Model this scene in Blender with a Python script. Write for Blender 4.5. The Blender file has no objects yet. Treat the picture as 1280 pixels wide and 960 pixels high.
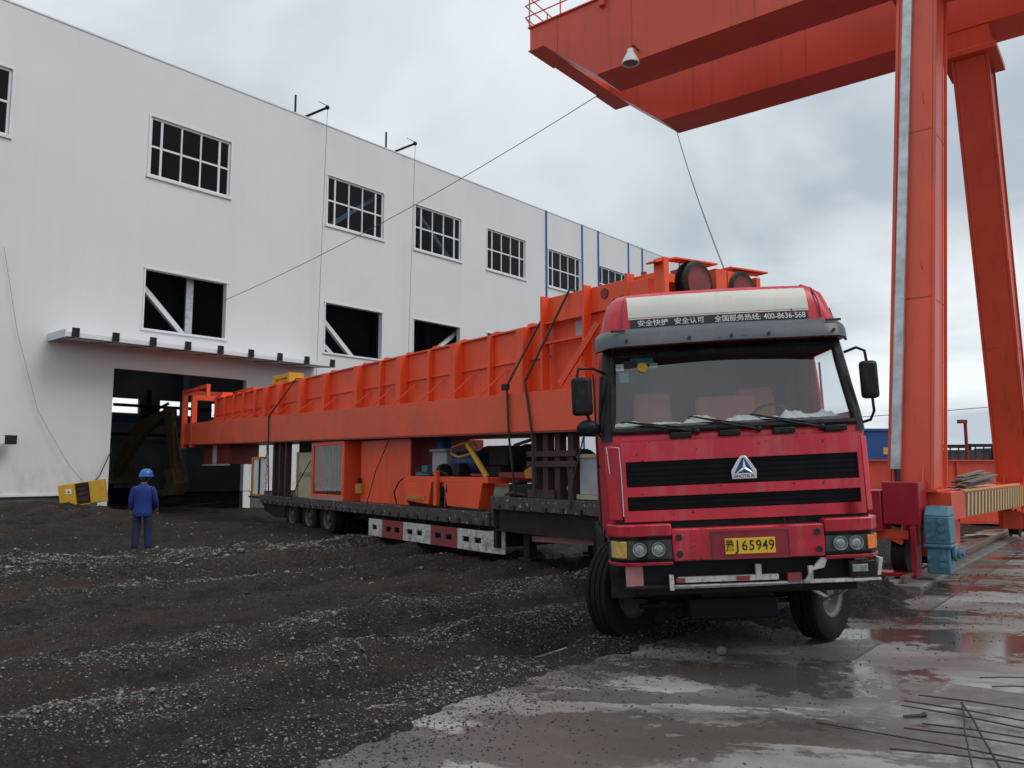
import bpy, math, random
import numpy as np
from mathutils import Vector, Matrix, noise as mnoise
R = math.radians
scene = bpy.context.scene
col = scene.collection
rng = random.Random(7)

# ------------------------------------------------------------------ camera
cd = bpy.data.cameras.new('camera'); cam = bpy.data.objects.new('camera', cd); col.objects.link(cam)
cam.location = (0, 0, 1.8)
cam.rotation_euler = (R(90) + math.atan(105/1000), 0, 0)
cd.sensor_width = 36; cd.lens = 36*1000/1280
cd.clip_start = .05; cd.clip_end = 8000
scene.camera = cam

# ------------------------------------------------------------------ sky, sun, exposure
SUN_EL, SUN_AZ = R(52), R(108)           # azimuth measured clockwise from +Y: to the right, high
w = bpy.data.worlds.new("World"); scene.world = w; w.use_nodes = True
nt = w.node_tree; nt.nodes.clear()
N = lambda t, tree=None: (tree or nt).nodes.new(t)
out = N('ShaderNodeOutputWorld'); bg = N('ShaderNodeBackground'); bg.inputs['Strength'].default_value = .1
sky = N('ShaderNodeTexSky'); sky.sky_type = 'NISHITA'; sky.sun_disc = False
sky.sun_elevation = SUN_EL; sky.sun_rotation = SUN_AZ; sky.air_density = 1.5; sky.dust_density = 3
tc = N('ShaderNodeTexCoord'); sep = N('ShaderNodeSeparateXYZ'); nt.links.new(tc.outputs['Generated'], sep.inputs[0])
def mathn(op, a, b=None, tree=None, clamp=False):
    t = tree or nt
    n = t.nodes.new('ShaderNodeMath'); n.operation = op; n.use_clamp = clamp
    for i, v in enumerate((a, b)):
        if v is None: continue
        if isinstance(v, (int, float)): n.inputs[i].default_value = v
        else: t.links.new(v, n.inputs[i])
    return n.outputs[0]
zc = mathn('MAXIMUM', sep.outputs['Z'], 0.0)
den = mathn('ADD', zc, .22)
cmb = N('ShaderNodeCombineXYZ')
nt.links.new(mathn('DIVIDE', sep.outputs['X'], den), cmb.inputs[0])
nt.links.new(mathn('DIVIDE', sep.outputs['Y'], den), cmb.inputs[1])
n1 = N('ShaderNodeTexNoise'); n1.inputs['Scale'].default_value = 1.1; n1.inputs['Detail'].default_value = 5
n1.inputs['Roughness'].default_value = .5; n1.inputs['Distortion'].default_value = .5
nt.links.new(cmb.outputs[0], n1.inputs['Vector'])
cr = N('ShaderNodeValToRGB'); nt.links.new(n1.outputs['Fac'], cr.inputs[0])
e = cr.color_ramp.elements
e[0].position = .38; e[0].color = (4.5, 5.15, 5.75, 1)
e[1].position = .62; e[1].color = (8.3, 8.75, 9.1, 1)
m_ = e.new(.5); m_.color = (6.6, 7.1, 7.5, 1)
# brighter low band and brighter zenith than the middle of the sky
hor = N('ShaderNodeMapRange'); hor.inputs['From Min'].default_value = 0; hor.inputs['From Max'].default_value = .22
hor.inputs['To Min'].default_value = 1.16; hor.inputs['To Max'].default_value = 1.0
nt.links.new(zc, hor.inputs['Value'])
zen = N('ShaderNodeMapRange'); zen.inputs['From Min'].default_value = .5; zen.inputs['From Max'].default_value = 1.0
zen.inputs['To Min'].default_value = 1.0; zen.inputs['To Max'].default_value = 1.5
nt.links.new(zc, zen.inputs['Value'])
sc1 = N('ShaderNodeVectorMath'); sc1.operation = 'SCALE'; nt.links.new(cr.outputs[0], sc1.inputs[0])
nt.links.new(mathn('MULTIPLY', hor.outputs[0], zen.outputs[0]), sc1.inputs['Scale'])
mx = N('ShaderNodeMixRGB'); mx.inputs[0].default_value = .93
nt.links.new(sky.outputs[0], mx.inputs[1]); nt.links.new(sc1.outputs[0], mx.inputs[2])
nt.links.new(mx.outputs[0], bg.inputs[0]); nt.links.new(bg.outputs[0], out.inputs[0])
sd = bpy.data.lights.new('sun', 'SUN'); sd.energy = 1.25; sd.angle = R(32); sd.color = (1, .97, .93)
sun = bpy.data.objects.new('sun', sd); col.objects.link(sun)
sun.rotation_euler = (R(90)-SUN_EL, 0, math.pi - SUN_AZ)
scene.view_settings.view_transform = 'Standard'; scene.view_settings.look = 'None'
scene.view_settings.gamma = 1; scene.view_settings.use_curve_mapping = False
scene.view_settings.exposure = 0.12
scene.cycles.max_bounces = 6; scene.cycles.transparent_max_bounces = 12
scene.cycles.use_denoising = True

# ------------------------------------------------------------------ materials
MATS = {}
def mat(name, colr, rough=.6, metal=0.0, var=.15, dirt=None, dirt_amt=.0, scale=3.0, bump=0.0, spec=.5, bscale=40, speck=None):
    """painted / worn surface: base colour broken up by two noises, optional dirt blotches and bump"""
    if name in MATS: return MATS[name]
    m = bpy.data.materials.new(name); m.use_nodes = True; t = m.node_tree
    b = t.nodes['Principled BSDF']; L = t.links
    b.inputs['Metallic'].default_value = metal; b.inputs['Specular IOR Level'].default_value = spec
    g = t.nodes.new('ShaderNodeNewGeometry')
    n = t.nodes.new('ShaderNodeTexNoise'); n.inputs['Scale'].default_value = scale; n.inputs['Detail'].default_value = 6
    L.new(g.outputs['Position'], n.inputs['Vector'])
    r = t.nodes.new('ShaderNodeValToRGB'); L.new(n.outputs['Fac'], r.inputs[0])
    r.color_ramp.elements[0].position = .3; r.color_ramp.elements[1].position = .7
    r.color_ramp.elements[0].color = (*[c*(1-var) for c in colr], 1)
    r.color_ramp.elements[1].color = (*[min(1, c*(1+var)) for c in colr], 1)
    last = r.outputs[0]
    if dirt:
        n2 = t.nodes.new('ShaderNodeTexNoise'); n2.inputs['Scale'].default_value = scale*2.3; n2.inputs['Detail'].default_value = 9
        n2.inputs['Roughness'].default_value = .65
        L.new(g.outputs['Position'], n2.inputs['Vector'])
        mr = t.nodes.new('ShaderNodeMapRange'); L.new(n2.outputs['Fac'], mr.inputs['Value'])
        c0 = .72 - .45*dirt_amt
        mr.inputs['From Min'].default_value = c0; mr.inputs['From Max'].default_value = c0+.16
        mr.inputs['To Max'].default_value = min(1, .45+dirt_amt*.6)
        x = t.nodes.new('ShaderNodeMixRGB'); L.new(mr.outputs[0], x.inputs[0]); L.new(last, x.inputs[1]); x.inputs[2].default_value = (*dirt, 1)
        last = x.outputs[0]
    if speck:
        v = t.nodes.new('ShaderNodeTexNoise'); v.inputs['Scale'].default_value = speck[1]; v.inputs['Detail'].default_value = 2
        L.new(g.outputs['Position'], v.inputs['Vector'])
        mr = t.nodes.new('ShaderNodeMapRange'); L.new(v.outputs['Fac'], mr.inputs['Value'])
        mr.inputs['From Min'].default_value = speck[2]; mr.inputs['From Max'].default_value = speck[2]+.03
        x = t.nodes.new('ShaderNodeMixRGB'); L.new(mr.outputs[0], x.inputs[0]); L.new(last, x.inputs[1]); x.inputs[2].default_value = (*speck[0], 1)
        last = x.outputs[0]
    L.new(last, b.inputs['Base Color'])
    rr = t.nodes.new('ShaderNodeMapRange'); L.new(n.outputs['Fac'], rr.inputs['Value'])
    rr.inputs['To Min'].default_value = max(.02, rough-.12); rr.inputs['To Max'].default_value = min(1, rough+.12)
    L.new(rr.outputs[0], b.inputs['Roughness'])
    if bump:
        bn = t.nodes.new('ShaderNodeTexNoise'); bn.inputs['Scale'].default_value = bscale; bn.inputs['Detail'].default_value = 4
        L.new(g.outputs['Position'], bn.inputs['Vector'])
        bb = t.nodes.new('ShaderNodeBump'); bb.inputs['Strength'].default_value = bump; bb.inputs['Distance'].default_value = .02
        L.new(bn.outputs['Fac'], bb.inputs['Height']); L.new(bb.outputs[0], b.inputs['Normal'])
    MATS[name] = m
    return m
def glass(name, tint, gloss=.25, rough=.03):
    m = bpy.data.materials.new(name); m.use_nodes = True; t = m.node_tree; t.nodes.clear()
    o = t.nodes.new('ShaderNodeOutputMaterial'); a = t.nodes.new('ShaderNodeBsdfTransparent'); a.inputs[0].default_value = (*tint, 1)
    g = t.nodes.new('ShaderNodeBsdfGlossy'); g.inputs['Roughness'].default_value = rough
    f = t.nodes.new('ShaderNodeLayerWeight'); f.inputs[0].default_value = .5
    pw = t.nodes.new('ShaderNodeMath'); pw.operation = 'POWER'; pw.inputs[1].default_value = 4.0; t.links.new(f.outputs['Facing'], pw.inputs[0])
    ad = t.nodes.new('ShaderNodeMath'); ad.operation = 'MULTIPLY_ADD'; ad.inputs[1].default_value = .7; ad.inputs[2].default_value = gloss; t.links.new(pw.outputs[0], ad.inputs[0])
    x = t.nodes.new('ShaderNodeMixShader'); t.links.new(ad.outputs[0], x.inputs[0]); t.links.new(a.outputs[0], x.inputs[1]); t.links.new(g.outputs[0], x.inputs[2])
    t.links.new(x.outputs[0], o.inputs[0]); MATS[name] = m
    return m
M = dict(
 orange=mat('fresh orange paint', (.84,.088,.024), .45, var=.10, dirt=(.36,.07,.04), dirt_amt=.12, scale=1.4),
 orange_band=mat('slightly darker orange paint', (.74,.088,.030), .45, var=.16, dirt=(.30,.07,.045), dirt_amt=.2, scale=.7),  # a little darker and more mottled than the plain orange
 gantry=mat('weathered red orange paint', (.66,.080,.036), .40, var=.10, dirt=(.42,.08,.05), dirt_amt=.16, scale=.6),
 gantry_bright=mat('bright orange red paint', (.68,.075,.028), .45, var=.12, dirt=(.35,.08,.05), dirt_amt=.15, scale=1.5),
 crimson=mat('crimson gloss paint', (.36,.012,.028), .38, var=.12, dirt=(.10,.03,.03), dirt_amt=.1, scale=2),
 cab=mat('faded crimson cab paint', (.52,.018,.042), .34, var=.16, dirt=(.34,.10,.095), dirt_amt=.26, scale=2.6, speck=((.04,.018,.016), 19, .685)),
 cab_side=mat('dusty maroon cab paint', (.20,.022,.035), .5, var=.2, dirt=(.10,.06,.05), dirt_amt=.4, scale=3),
 visor=mat('grey plastic', (.055,.065,.078), .42, var=.1, speck=((.01,.01,.012), 9, .73)),
 black=mat('black plastic', (.012,.013,.015), .42, var=.2, spec=.18),
 grille=mat('grille black', (.008,.009,.012), .55, var=.3, dirt=(.02,.018,.017), dirt_amt=.12, scale=6, spec=.18),
 rubber=mat('dusty tyre rubber', (.011,.011,.011), .8, var=.25, dirt=(.04,.033,.028), dirt_amt=.25, scale=6, spec=.18),
 darksteel=mat('oily dark steel', (.022,.020,.020), .6, var=.3, dirt=(.06,.045,.038), dirt_amt=.3, scale=4, spec=.18),
 deck=mat('muddy grey deck steel', (.05,.045,.043), .65, var=.35, dirt=(.12,.11,.10), dirt_amt=.35, scale=7, speck=((.30,.29,.27), 13, .645)),
 rust=mat('rusty brown steel', (.055,.028,.022), .75, var=.3, dirt=(.11,.05,.03), dirt_amt=.3, scale=6),
 whiteboard=mat('stained white board', (.62,.60,.54), .5, var=.06, dirt=(.45,.40,.33), dirt_amt=.15, scale=2.5, speck=((.22,.17,.12), 11, .72)),
 white=mat('white enamel', (.72,.73,.73), .45, var=.05, dirt=(.45,.43,.40), dirt_amt=.1),
 whiteworn=mat('chipped white paint', (.55,.53,.52), .6, var=.1, dirt=(.15,.09,.07), dirt_amt=.42, scale=9),
 redworn=mat('chipped red reflector paint', (.28,.03,.035), .6, var=.15, dirt=(.10,.06,.05), dirt_amt=.35, scale=8),
 wall=mat('off white sheet cladding', (.645,.65,.66), .55, var=.035, dirt=(.57,.575,.56), dirt_amt=.10, scale=.35),
 blue=mat('blue flashing paint', (.03,.07,.26), .5),
 frame=mat('white window frame', (.66,.69,.72), .4, var=.04),
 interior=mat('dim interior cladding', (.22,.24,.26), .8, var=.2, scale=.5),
 innersteel=mat('grey primer steel', (.36,.38,.40), .6, var=.15),
 plinth=mat('damp rendered plinth', (.085,.095,.085), .8, var=.3, dirt=(.05,.045,.04), dirt_amt=.4, scale=1.5, bump=.3),
 galv=mat('galvanised steel', (.42,.46,.48), .38, metal=.5, var=.28, dirt=(.66,.7,.7), dirt_amt=.25, scale=4),
 teal=mat('teal machine enamel', (.075,.20,.27), .45, var=.12, dirt=(.10,.13,.13), dirt_amt=.2, scale=6),
 bluemotor=mat('blue motor enamel', (.012,.05,.16), .45, var=.2),
 yellow=mat('yellow enamel', (.60,.33,.02), .5, var=.12, dirt=(.3,.2,.06), dirt_amt=.2, scale=5),
 ochre=mat('ochre painted steel', (.45,.20,.03), .55, var=.15),
 stripey=mat('pale yellow stripe paint', (.60,.42,.14), .5, var=.12, dirt=(.3,.2,.1), dirt_amt=.2, scale=5),
 ply=mat('pale plywood', (.42,.36,.26), .7, var=.12, scale=3),
 wood=mat('weathered plank', (.17,.14,.11), .8, var=.3, scale=7),
 crate=mat('grey sheet wrapped crate', (.34,.36,.38), .6, var=.12, scale=4),
 amber=mat('amber lens', (.75,.20,.01), .25, var=.2, scale=25),
 paleamber=mat('pale amber lens', (.62,.40,.12), .25, var=.2, scale=25),
 lens=mat('clear lamp lens', (.30,.32,.33), .12, var=.35, scale=22, metal=.3),
 lamphouse=mat('grey lamp housing', (.05,.055,.06), .35, var=.2),
 chrome=mat('chrome', (.6,.62,.65), .2, metal=1, var=.1),
 plate=mat('yellow number plate', (.72,.45,.02), .45, var=.08, dirt=(.35,.22,.05), dirt_amt=.12, scale=14),
 ink=mat('black ink', (.012,.012,.012), .5),
 inkw=mat('white lettering', (.7,.7,.66), .6, var=.12, scale=20),
 cable=mat('black cable', (.02,.02,.02), .6),
 greycable=mat('thin grey wire rope', (.13,.13,.14), .5),
 rebar=mat('rusty rebar', (.030,.022,.020), .7, var=.4),
 jacket=mat('royal blue workwear', (.010,.028,.19), .85, var=.15, scale=12),
 trousers=mat('slate work trousers', (.012,.020,.060), .9, var=.2, scale=12),
 skin=mat('skin', (.30,.16,.10), .6),
 helmet=mat('blue hard hat', (.012,.11,.38), .3, var=.05),
 shoe=mat('black shoe', (.02,.02,.02), .6),
 seat=mat('dusty pink seat fabric', (.80,.25,.20), .9, var=.1),
 dash=mat('grey dashboard', (.05,.055,.055), .7),
 paper=mat('crumpled white paper', (.80,.80,.78), .8, var=.1, scale=14),
 sticker_teal=mat('teal sticker', (.03,.20,.22), .5, var=.3, scale=30),
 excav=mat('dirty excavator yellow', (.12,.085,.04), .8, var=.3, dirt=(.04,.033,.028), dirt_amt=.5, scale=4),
 cabin_blue=mat('blue site cabin panel', (.015,.085,.30), .5, var=.1),
 greybox=mat('pale grey wall', (.38,.40,.42), .7, var=.1),
 darkred=mat('dark red paint', (.20,.022,.022), .5, var=.2),
 pinkish=mat('faded pink paint', (.45,.20,.20), .6, var=.2),
 kerb=mat('wet concrete kerb', (.17,.165,.155), .6, var=.3, dirt=(.07,.06,.05), dirt_amt=.4, scale=3, bump=.2),
 railsteel=mat('worn rail steel', (.22,.17,.14), .4, metal=.4, var=.3, scale=5),
)
glass('windscreen glass', (.82,.86,.87), .11)
glass('side glass', (.90,.93,.94), .04)
glass('shed glass', (.55,.6,.65), .012)
M['wglass'] = mat('dark window glass', (.012,.016,.022), .08, var=.3)

def overlay(name, colr, lo, hi, amt, scale=(5,5,.22), zfade=None, detail=6):
    """a second coat on a finished material: vertical runs of grime, or mud thrown up to a given height"""
    m = M[name]; t = m.node_tree; b = t.nodes['Principled BSDF']; src = b.inputs['Base Color'].links[0].from_socket
    g = t.nodes.new('ShaderNodeNewGeometry'); mp = t.nodes.new('ShaderNodeMapping'); mp.inputs['Scale'].default_value = scale
    t.links.new(g.outputs['Position'], mp.inputs['Vector'])
    n = t.nodes.new('ShaderNodeTexNoise'); n.inputs['Scale'].default_value = 1; n.inputs['Detail'].default_value = detail; n.inputs['Roughness'].default_value = .65
    t.links.new(mp.outputs[0], n.inputs['Vector'])
    r = t.nodes.new('ShaderNodeMapRange'); t.links.new(n.outputs['Fac'], r.inputs['Value'])
    r.inputs['From Min'].default_value = lo; r.inputs['From Max'].default_value = hi; r.inputs['To Max'].default_value = amt
    fac = r.outputs[0]
    if zfade:
        sp = t.nodes.new('ShaderNodeSeparateXYZ'); t.links.new(g.outputs['Position'], sp.inputs[0])
        z = t.nodes.new('ShaderNodeMapRange'); t.links.new(sp.outputs['Z'], z.inputs['Value'])
        z.inputs['From Min'].default_value = zfade[0]; z.inputs['From Max'].default_value = zfade[1]; z.inputs['To Min'].default_value = 1; z.inputs['To Max'].default_value = 0
        q = t.nodes.new('ShaderNodeMath'); q.operation = 'MULTIPLY'; t.links.new(fac, q.inputs[0]); t.links.new(z.outputs[0], q.inputs[1]); fac = q.outputs[0]
    x = t.nodes.new('ShaderNodeMixRGB'); t.links.new(fac, x.inputs[0]); t.links.new(src, x.inputs[1]); x.inputs[2].default_value = (*colr, 1)
    t.links.new(x.outputs[0], b.inputs['Base Color'])
overlay('gantry', (.30,.055,.035), .54, .74, .55)
overlay('orange', (.45,.06,.03), .54, .74, .5, (7,7,.6))
overlay('orange_band', (.42,.07,.04), .52, .74, .5, (2.2,2.2,1.2))
overlay('orange_band', (.75,.16,.09), .62, .70, .4, (5,5,1.4))
overlay('cab', (.13,.05,.045), .44, .66, .6, (14,14,9), (.9,1.55))
overlay('cab', (.50,.17,.16), .52, .72, .45, (6,6,.9))
overlay('visor', (.11,.11,.105), .50, .70, .5, (8,8,5))
overlay('whiteboard', (.42,.36,.28), .55, .70, .4, (7,7,1.2))
overlay('whiteworn', (.10,.08,.07), .46, .60, .85, (7,7,7), (-.2,1.3))
overlay('redworn', (.09,.065,.055), .46, .60, .85, (7,7,7), (-.2,1.3))
overlay('deck', (.17,.15,.13), .56, .64, .5, (16,16,16))
overlay('black', (.055,.05,.045), .50, .70, .5, (12,12,12))
overlay('lamphouse', (.10,.085,.07), .45, .65, .6, (14,14,14))
overlay('crimson', (.20,.05,.045), .55, .72, .5, (8,8,2))
overlay('teal', (.05,.08,.09), .50, .66, .5, (14,14,6))
overlay('wall', (.36,.33,.29), .46, .66, .55, (3,3,1.4), (.7,2.4))

# ------------------------------------------------------------------ mesh helpers
class MB:
    def __init__(s): s.v = []; s.f = []
    def add(s, vs, fs):
        o = len(s.v); s.v += [tuple(p) for p in vs]; s.f += [tuple(i+o for i in f) for f in fs]; return s
    def box(s, x0, x1, y0, y1, z0, z1):
        return s.add([(x, y, z) for x in (x0, x1) for y in (y0, y1) for z in (z0, z1)],
                     [(0,1,3,2),(4,6,7,5),(0,4,5,1),(2,3,7,6),(0,2,6,4),(1,5,7,3)])
    def hexa(s, b, t):          # bottom 4 points, top 4 points, both in the same turning sense
        return s.add(list(b)+list(t), [(3,2,1,0),(4,5,6,7)]+[(i,(i+1)%4,4+(i+1)%4,4+i) for i in range(4)])
    def bar(s, p, q, wd, ht, up=(0,0,1)):
        p = Vector(p); q = Vector(q); d = (q-p).normalized(); u = Vector(up)
        if abs(d.dot(u)) > .98: u = Vector((0,1,0))
        a = d.cross(u).normalized()*wd/2; b = a.cross(d).normalized()*ht/2
        return s.hexa([p-a-b, p+a-b, p+a+b, p-a+b], [q-a-b, q+a-b, q+a+b, q-a+b])
    def tube(s, pts, r, n=8, caps=True, closed=False):
        pts = [Vector(p) for p in pts]; rings = []; k = len(pts)
        prev = None
        for i, p in enumerate(pts):
            if closed: d = pts[(i+1) % k]-pts[i-1]
            else: d = pts[min(i+1, k-1)]-pts[max(i-1, 0)]
            d.normalize()
            if prev is None:
                u = Vector((0,0,1)) if abs(d.z) < .95 else Vector((1,0,0))
            else: u = prev
            a = d.cross(u).normalized(); b = a.cross(d).normalized(); prev = b
            rr = r[i] if isinstance(r, (list, tuple)) else r
            rings.append([p + a*math.cos(2*math.pi*j/n)*rr + b*math.sin(2*math.pi*j/n)*rr for j in range(n)])
        vs = [q for g in rings for q in g]; fs = []
        for i in range(k if closed else k-1):
            for j in range(n):
                fs.append((i*n+j, i*n+(j+1) % n, ((i+1) % k)*n+(j+1) % n, ((i+1) % k)*n+j))
        if caps and not closed:
            fs.append(tuple(range(n))[::-1]); fs.append(tuple((k-1)*n+j for j in range(n)))
        return s.add(vs, fs)
    def prism(s, poly, axis, a, b):    # poly in the other two axes
        n = len(poly)
        def P(u, v, t): return {'x': (t,u,v), 'y': (u,t,v), 'z': (u,v,t)}[axis]
        vs = [P(u, v, a) for u, v in poly]+[P(u, v, b) for u, v in poly]
        return s.add(vs, [tuple(range(n))[::-1], tuple(range(n, 2*n))]+[(i,(i+1) % n, n+(i+1) % n, n+i) for i in range(n)])
    def lathe(s, prof, c, axis, n=32, closed=False):     # prof: (radius, along)
        c = Vector(c); ax = Vector(axis).normalized(); u = Vector((0,0,1)) if abs(ax.z) < .9 else Vector((1,0,0))
        a = ax.cross(u).normalized(); b = ax.cross(a)
        k = len(prof); vs = []
        for r, t in prof:
            for j in range(n):
                th = 2*math.pi*j/n; vs.append(c+ax*t+a*math.cos(th)*r+b*math.sin(th)*r)
        fs = []
        for i in range(k if closed else k-1):
            for j in range(n): fs.append((i*n+j, i*n+(j+1) % n, ((i+1) % k)*n+(j+1) % n, ((i+1) % k)*n+j))
        return s.add(vs, fs)
    def sphere(s, c, r, seg=12, rings=8, sq=(1,1,1)):
        vs = []; fs = []
        for i in range(rings+1):
            ph = math.pi*i/rings
            for j in range(seg):
                th = 2*math.pi*j/seg
                vs.append((c[0]+r*sq[0]*math.sin(ph)*math.cos(th), c[1]+r*sq[1]*math.sin(ph)*math.sin(th), c[2]+r*sq[2]*math.cos(ph)))
        for i in range(rings):
            for j in range(seg): fs.append((i*seg+j, (i+1)*seg+j, (i+1)*seg+(j+1) % seg, i*seg+(j+1) % seg))
        return s.add(vs, fs)
    def build(s, name, material, parent=None, bevel=0, smooth=35, base=None, weld=False):
        b0 = Vector(base) if base is not None else Vector(parent['_b'][:] if parent is not None and '_b' in parent else (0,0,0))
        me = bpy.data.meshes.new(name)
        me.from_pydata([tuple(Vector(v)-b0) for v in s.v], [], s.f); me.validate(); 
        import bmesh
        bm = bmesh.new(); bm.from_mesh(me)
        if weld: bmesh.ops.remove_doubles(bm, verts=bm.verts, dist=1e-4)
        lo = [v for v in bm.verts if not v.link_faces]
        if lo: bmesh.ops.delete(bm, geom=lo, context='VERTS')
        bmesh.ops.recalc_face_normals(bm, faces=bm.faces); bm.to_mesh(me); bm.free()
        mm = M[material] if isinstance(material, str) and material in M else (MATS[material] if isinstance(material, str) else material)
        me.materials.append(mm)
        if smooth:
            me.polygons.foreach_set('use_smooth', [True]*len(me.polygons)); me.set_sharp_from_angle(angle=R(smooth))
        o = bpy.data.objects.new(name, me); col.objects.link(o)
        if parent is not None:
            o.parent = parent; o['_b'] = tuple(b0)
        if bevel:
            md = o.modifiers.new('bevel', 'BEVEL'); md.width = bevel; md.segments = 2; md.limit_method = 'ANGLE'; md.angle_limit = R(40)
        return o
def tag(o, label=None, cat=None, group=None, kind=None):
    if label: o['label'] = label
    if cat: o['category'] = cat
    if group: o['group'] = group
    if kind: o['kind'] = kind
    return o
class Frame:      # a local frame in the world: origin, heading about z, roll about its own y
    def __init__(s, o, yaw, roll=0):
        s.M = Matrix.Translation(o) @ Matrix.Rotation(yaw, 4, 'Z') @ Matrix.Rotation(roll, 4, 'Y')
    def __call__(s, x, y, z): return s.M @ Vector((x, y, z))
WORLD = Frame((0,0,0), 0)
def thing(name, label, cat, frame=WORLD, base=(0,0,0), group=None):
    o = bpy.data.objects.new(name, None); o.empty_display_size = .3; col.objects.link(o)
    o.matrix_world = frame.M @ Matrix.Translation(base); o['_b'] = tuple(base)
    return tag(o, label, cat, group)
def solo(mb, name, material, label, cat, frame=WORLD, base=(0,0,0), group=None, kind=None, **k):
    o = mb.build(name, material, base=base, **k); o.matrix_world = frame.M @ Matrix.Translation(base)
    return tag(o, label, cat, group, kind)
def textobj(body, size, material, parent, mtx, name='lettering', ext=.002, weight=.0, sx=1.0, offset=0.0):
    cu = bpy.data.curves.new(name, 'FONT'); cu.body = body; cu.size = size; cu.extrude = ext; cu.align_x = 'CENTER'; cu.align_y = 'CENTER'
    cu.offset = offset
    to = bpy.data.objects.new('tmp', cu); col.objects.link(to)
    bpy.context.view_layer.update()
    me = bpy.data.meshes.new_from_object(to.evaluated_get(bpy.context.evaluated_depsgraph_get()))
    bpy.data.objects.remove(to)
    me.transform(mtx @ Matrix.Diagonal((sx,1,1,1)))
    me.name = name; me.materials.clear(); me.materials.append(M[material])
    o = bpy.data.objects.new(name, me); col.objects.link(o); o.parent = parent
    return o

# frames read off the photograph (metres)
WALL = Frame((-15.294, 30.52, 0), math.atan2(.7581, .6521))          # x along the wall, y into the building
TR = Frame((-4.681, 21.107, 0), math.atan2(-.804, .595))              # x towards the tractor, y across to the far side
GY = Frame((0, 0, 0), R(51.5))                                        # x away along the rail, y along the girders
CAB = Frame((2.17, 7.35, 0), R(-3.9), R(-2.6))                        # x right, y back, tilted on the mud

# ------------------------------------------------------------------ ground
UD = (math.cos(R(48)), math.sin(R(48)))       # direction of the ruts
GBX = [-40, 0, 3.3, 4.4, 5.8, 7.9, 10.0, 11.05, 13.1, 16, 60]
GBY = [3.9, 3.9, 3.93, 4.08, 4.07, 4.0, 3.55, 3.3, 3.45, 3.5, 3.5]
CA, SA = math.cos(R(51.5)), math.sin(R(51.5))
def fbm(x, y, s, oct=4, z=0): return mnoise.fractal(Vector((x*s, y*s, z)), 1.0, 2.0, oct)
def sstep(a, b, x):
    t = min(1, max(0, (x-a)/(b-a))); return t*t*(3-2*t)
def ground_h(x, y):
    mm = x*CA+y*SA; gg = -x*SA+y*CA
    s = gg-np.interp(mm, GBX, GBY)+.28*fbm(x, y, 1.1)+.10*fbm(x, y, 5, 3)
    near = 1 if (x*x+y*y) < 70*70 else .0
    q = -UD[1]*x+UD[0]*y
    h = -.10+.16*sstep(-.35, .55, s)
    if near and s > -.4:
        amp = sstep(-.2, .8, s)
        h += amp*(.08*fbm(x, y, .55, 3, 3)+.085*fbm(x, y, 1.7, 5, 5)+.035*fbm(x, y, 7, 4, 9))
        wob = .35*fbm(x, y, .25, 2, 20)
        for qc, wd, dp in ((5.45,.28,.06),(7.05,.25,.07),(8.9,.35,.05),(10.6,.3,.06),(12.6,.5,.09),(14.1,.4,.07)):
            h -= amp*dp*1.5*math.exp(-((q+wob-qc)/wd)**2)
        for qc, wd, dp in ((6.25,.25,.05),(7.8,.3,.05),(13.4,.4,.10),(15.4,.8,.05)):
            h += amp*dp*1.3*math.exp(-((q+wob-qc)/wd)**2)
        # soil banked against the shed wall
        t = (x+15.294)*.6521+(y-30.52)*.7581; d = -(-(x+15.294)*.7581+(y-30.52)*.6521)
        bank = sstep(-.6, -2.5, t)*sstep(11, 2, d)*.5+math.exp(-((t+4.5)/3)**2-((d-8)/2.2)**2)*.45+math.exp(-((t+1.5)/2)**2-((d-12)/1.6)**2)*.25
        h += bank*(1+.5*fbm(x, y, 1.3, 3, 11))
        h -= .0
        for (cx, cy, r, a) in ((5.15,12.3,.7,.16),(3.35,9.45,.5,.10),(-8.6,13.6,1.3,.20),(-6.2,12.2,1.0,.14),(-4.4,9.3,.8,.09),(-11.5,18.5,1.6,.3),(-5.6,15.5,1.2,.12),(-1.6,10.2,.7,.07),(2.0,8.15,.35,.03),(-2.2,8.0,.5,.06)):
            h += a*math.exp(-(((x-cx)**2+(y-cy)**2)/r**2))*(1+.5*fbm(x, y, 4, 3, 2))
        if gg < 4.85 and s > .75: h = max(h, .015)
    if 7 < y < 14 and 2 < x < 7:
        for (cx, cy, r, a) in ((4.45,10.6,.75,.26),(3.45,9.45,.45,.18),(5.1,11.8,.6,.22)):
            h += a*math.exp(-(((x-cx)**2+(y-cy)**2)/r**2))*(1+.5*fbm(x, y, 4, 3, 2))
    return h
def axis(vals): 
    a = []
    for lo, hi, st in vals:
        k = max(1, round((hi-lo)/st)); a += [lo+(hi-lo)*i/k for i in range(k)]
    a.append(vals[-1][1]); return a
xs = axis([(-4000,-200,950),(-200,-60,28),(-60,-22,3.5),(-22,-9,.22),(-9,7,.075),(7,14,.25),(14,60,4),(60,200,28),(200,4000,950)])
ys = axis([(-3000,-100,700),(-100,-10,15),(-10,3.6,1.2),(3.6,13,.065),(13,20,.11),(20,36,.25),(36,80,5),(80,300,44),(300,5500,1000)])
gm = MB(); nx, ny = len(xs), len(ys)
gm.v = [(x, y, ground_h(x, y)) for y in ys for x in xs]
gm.f = [(j*nx+i, j*nx+i+1, (j+1)*nx+i+1, (j+1)*nx+i) for j in range(ny-1) for i in range(nx-1)]

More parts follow.
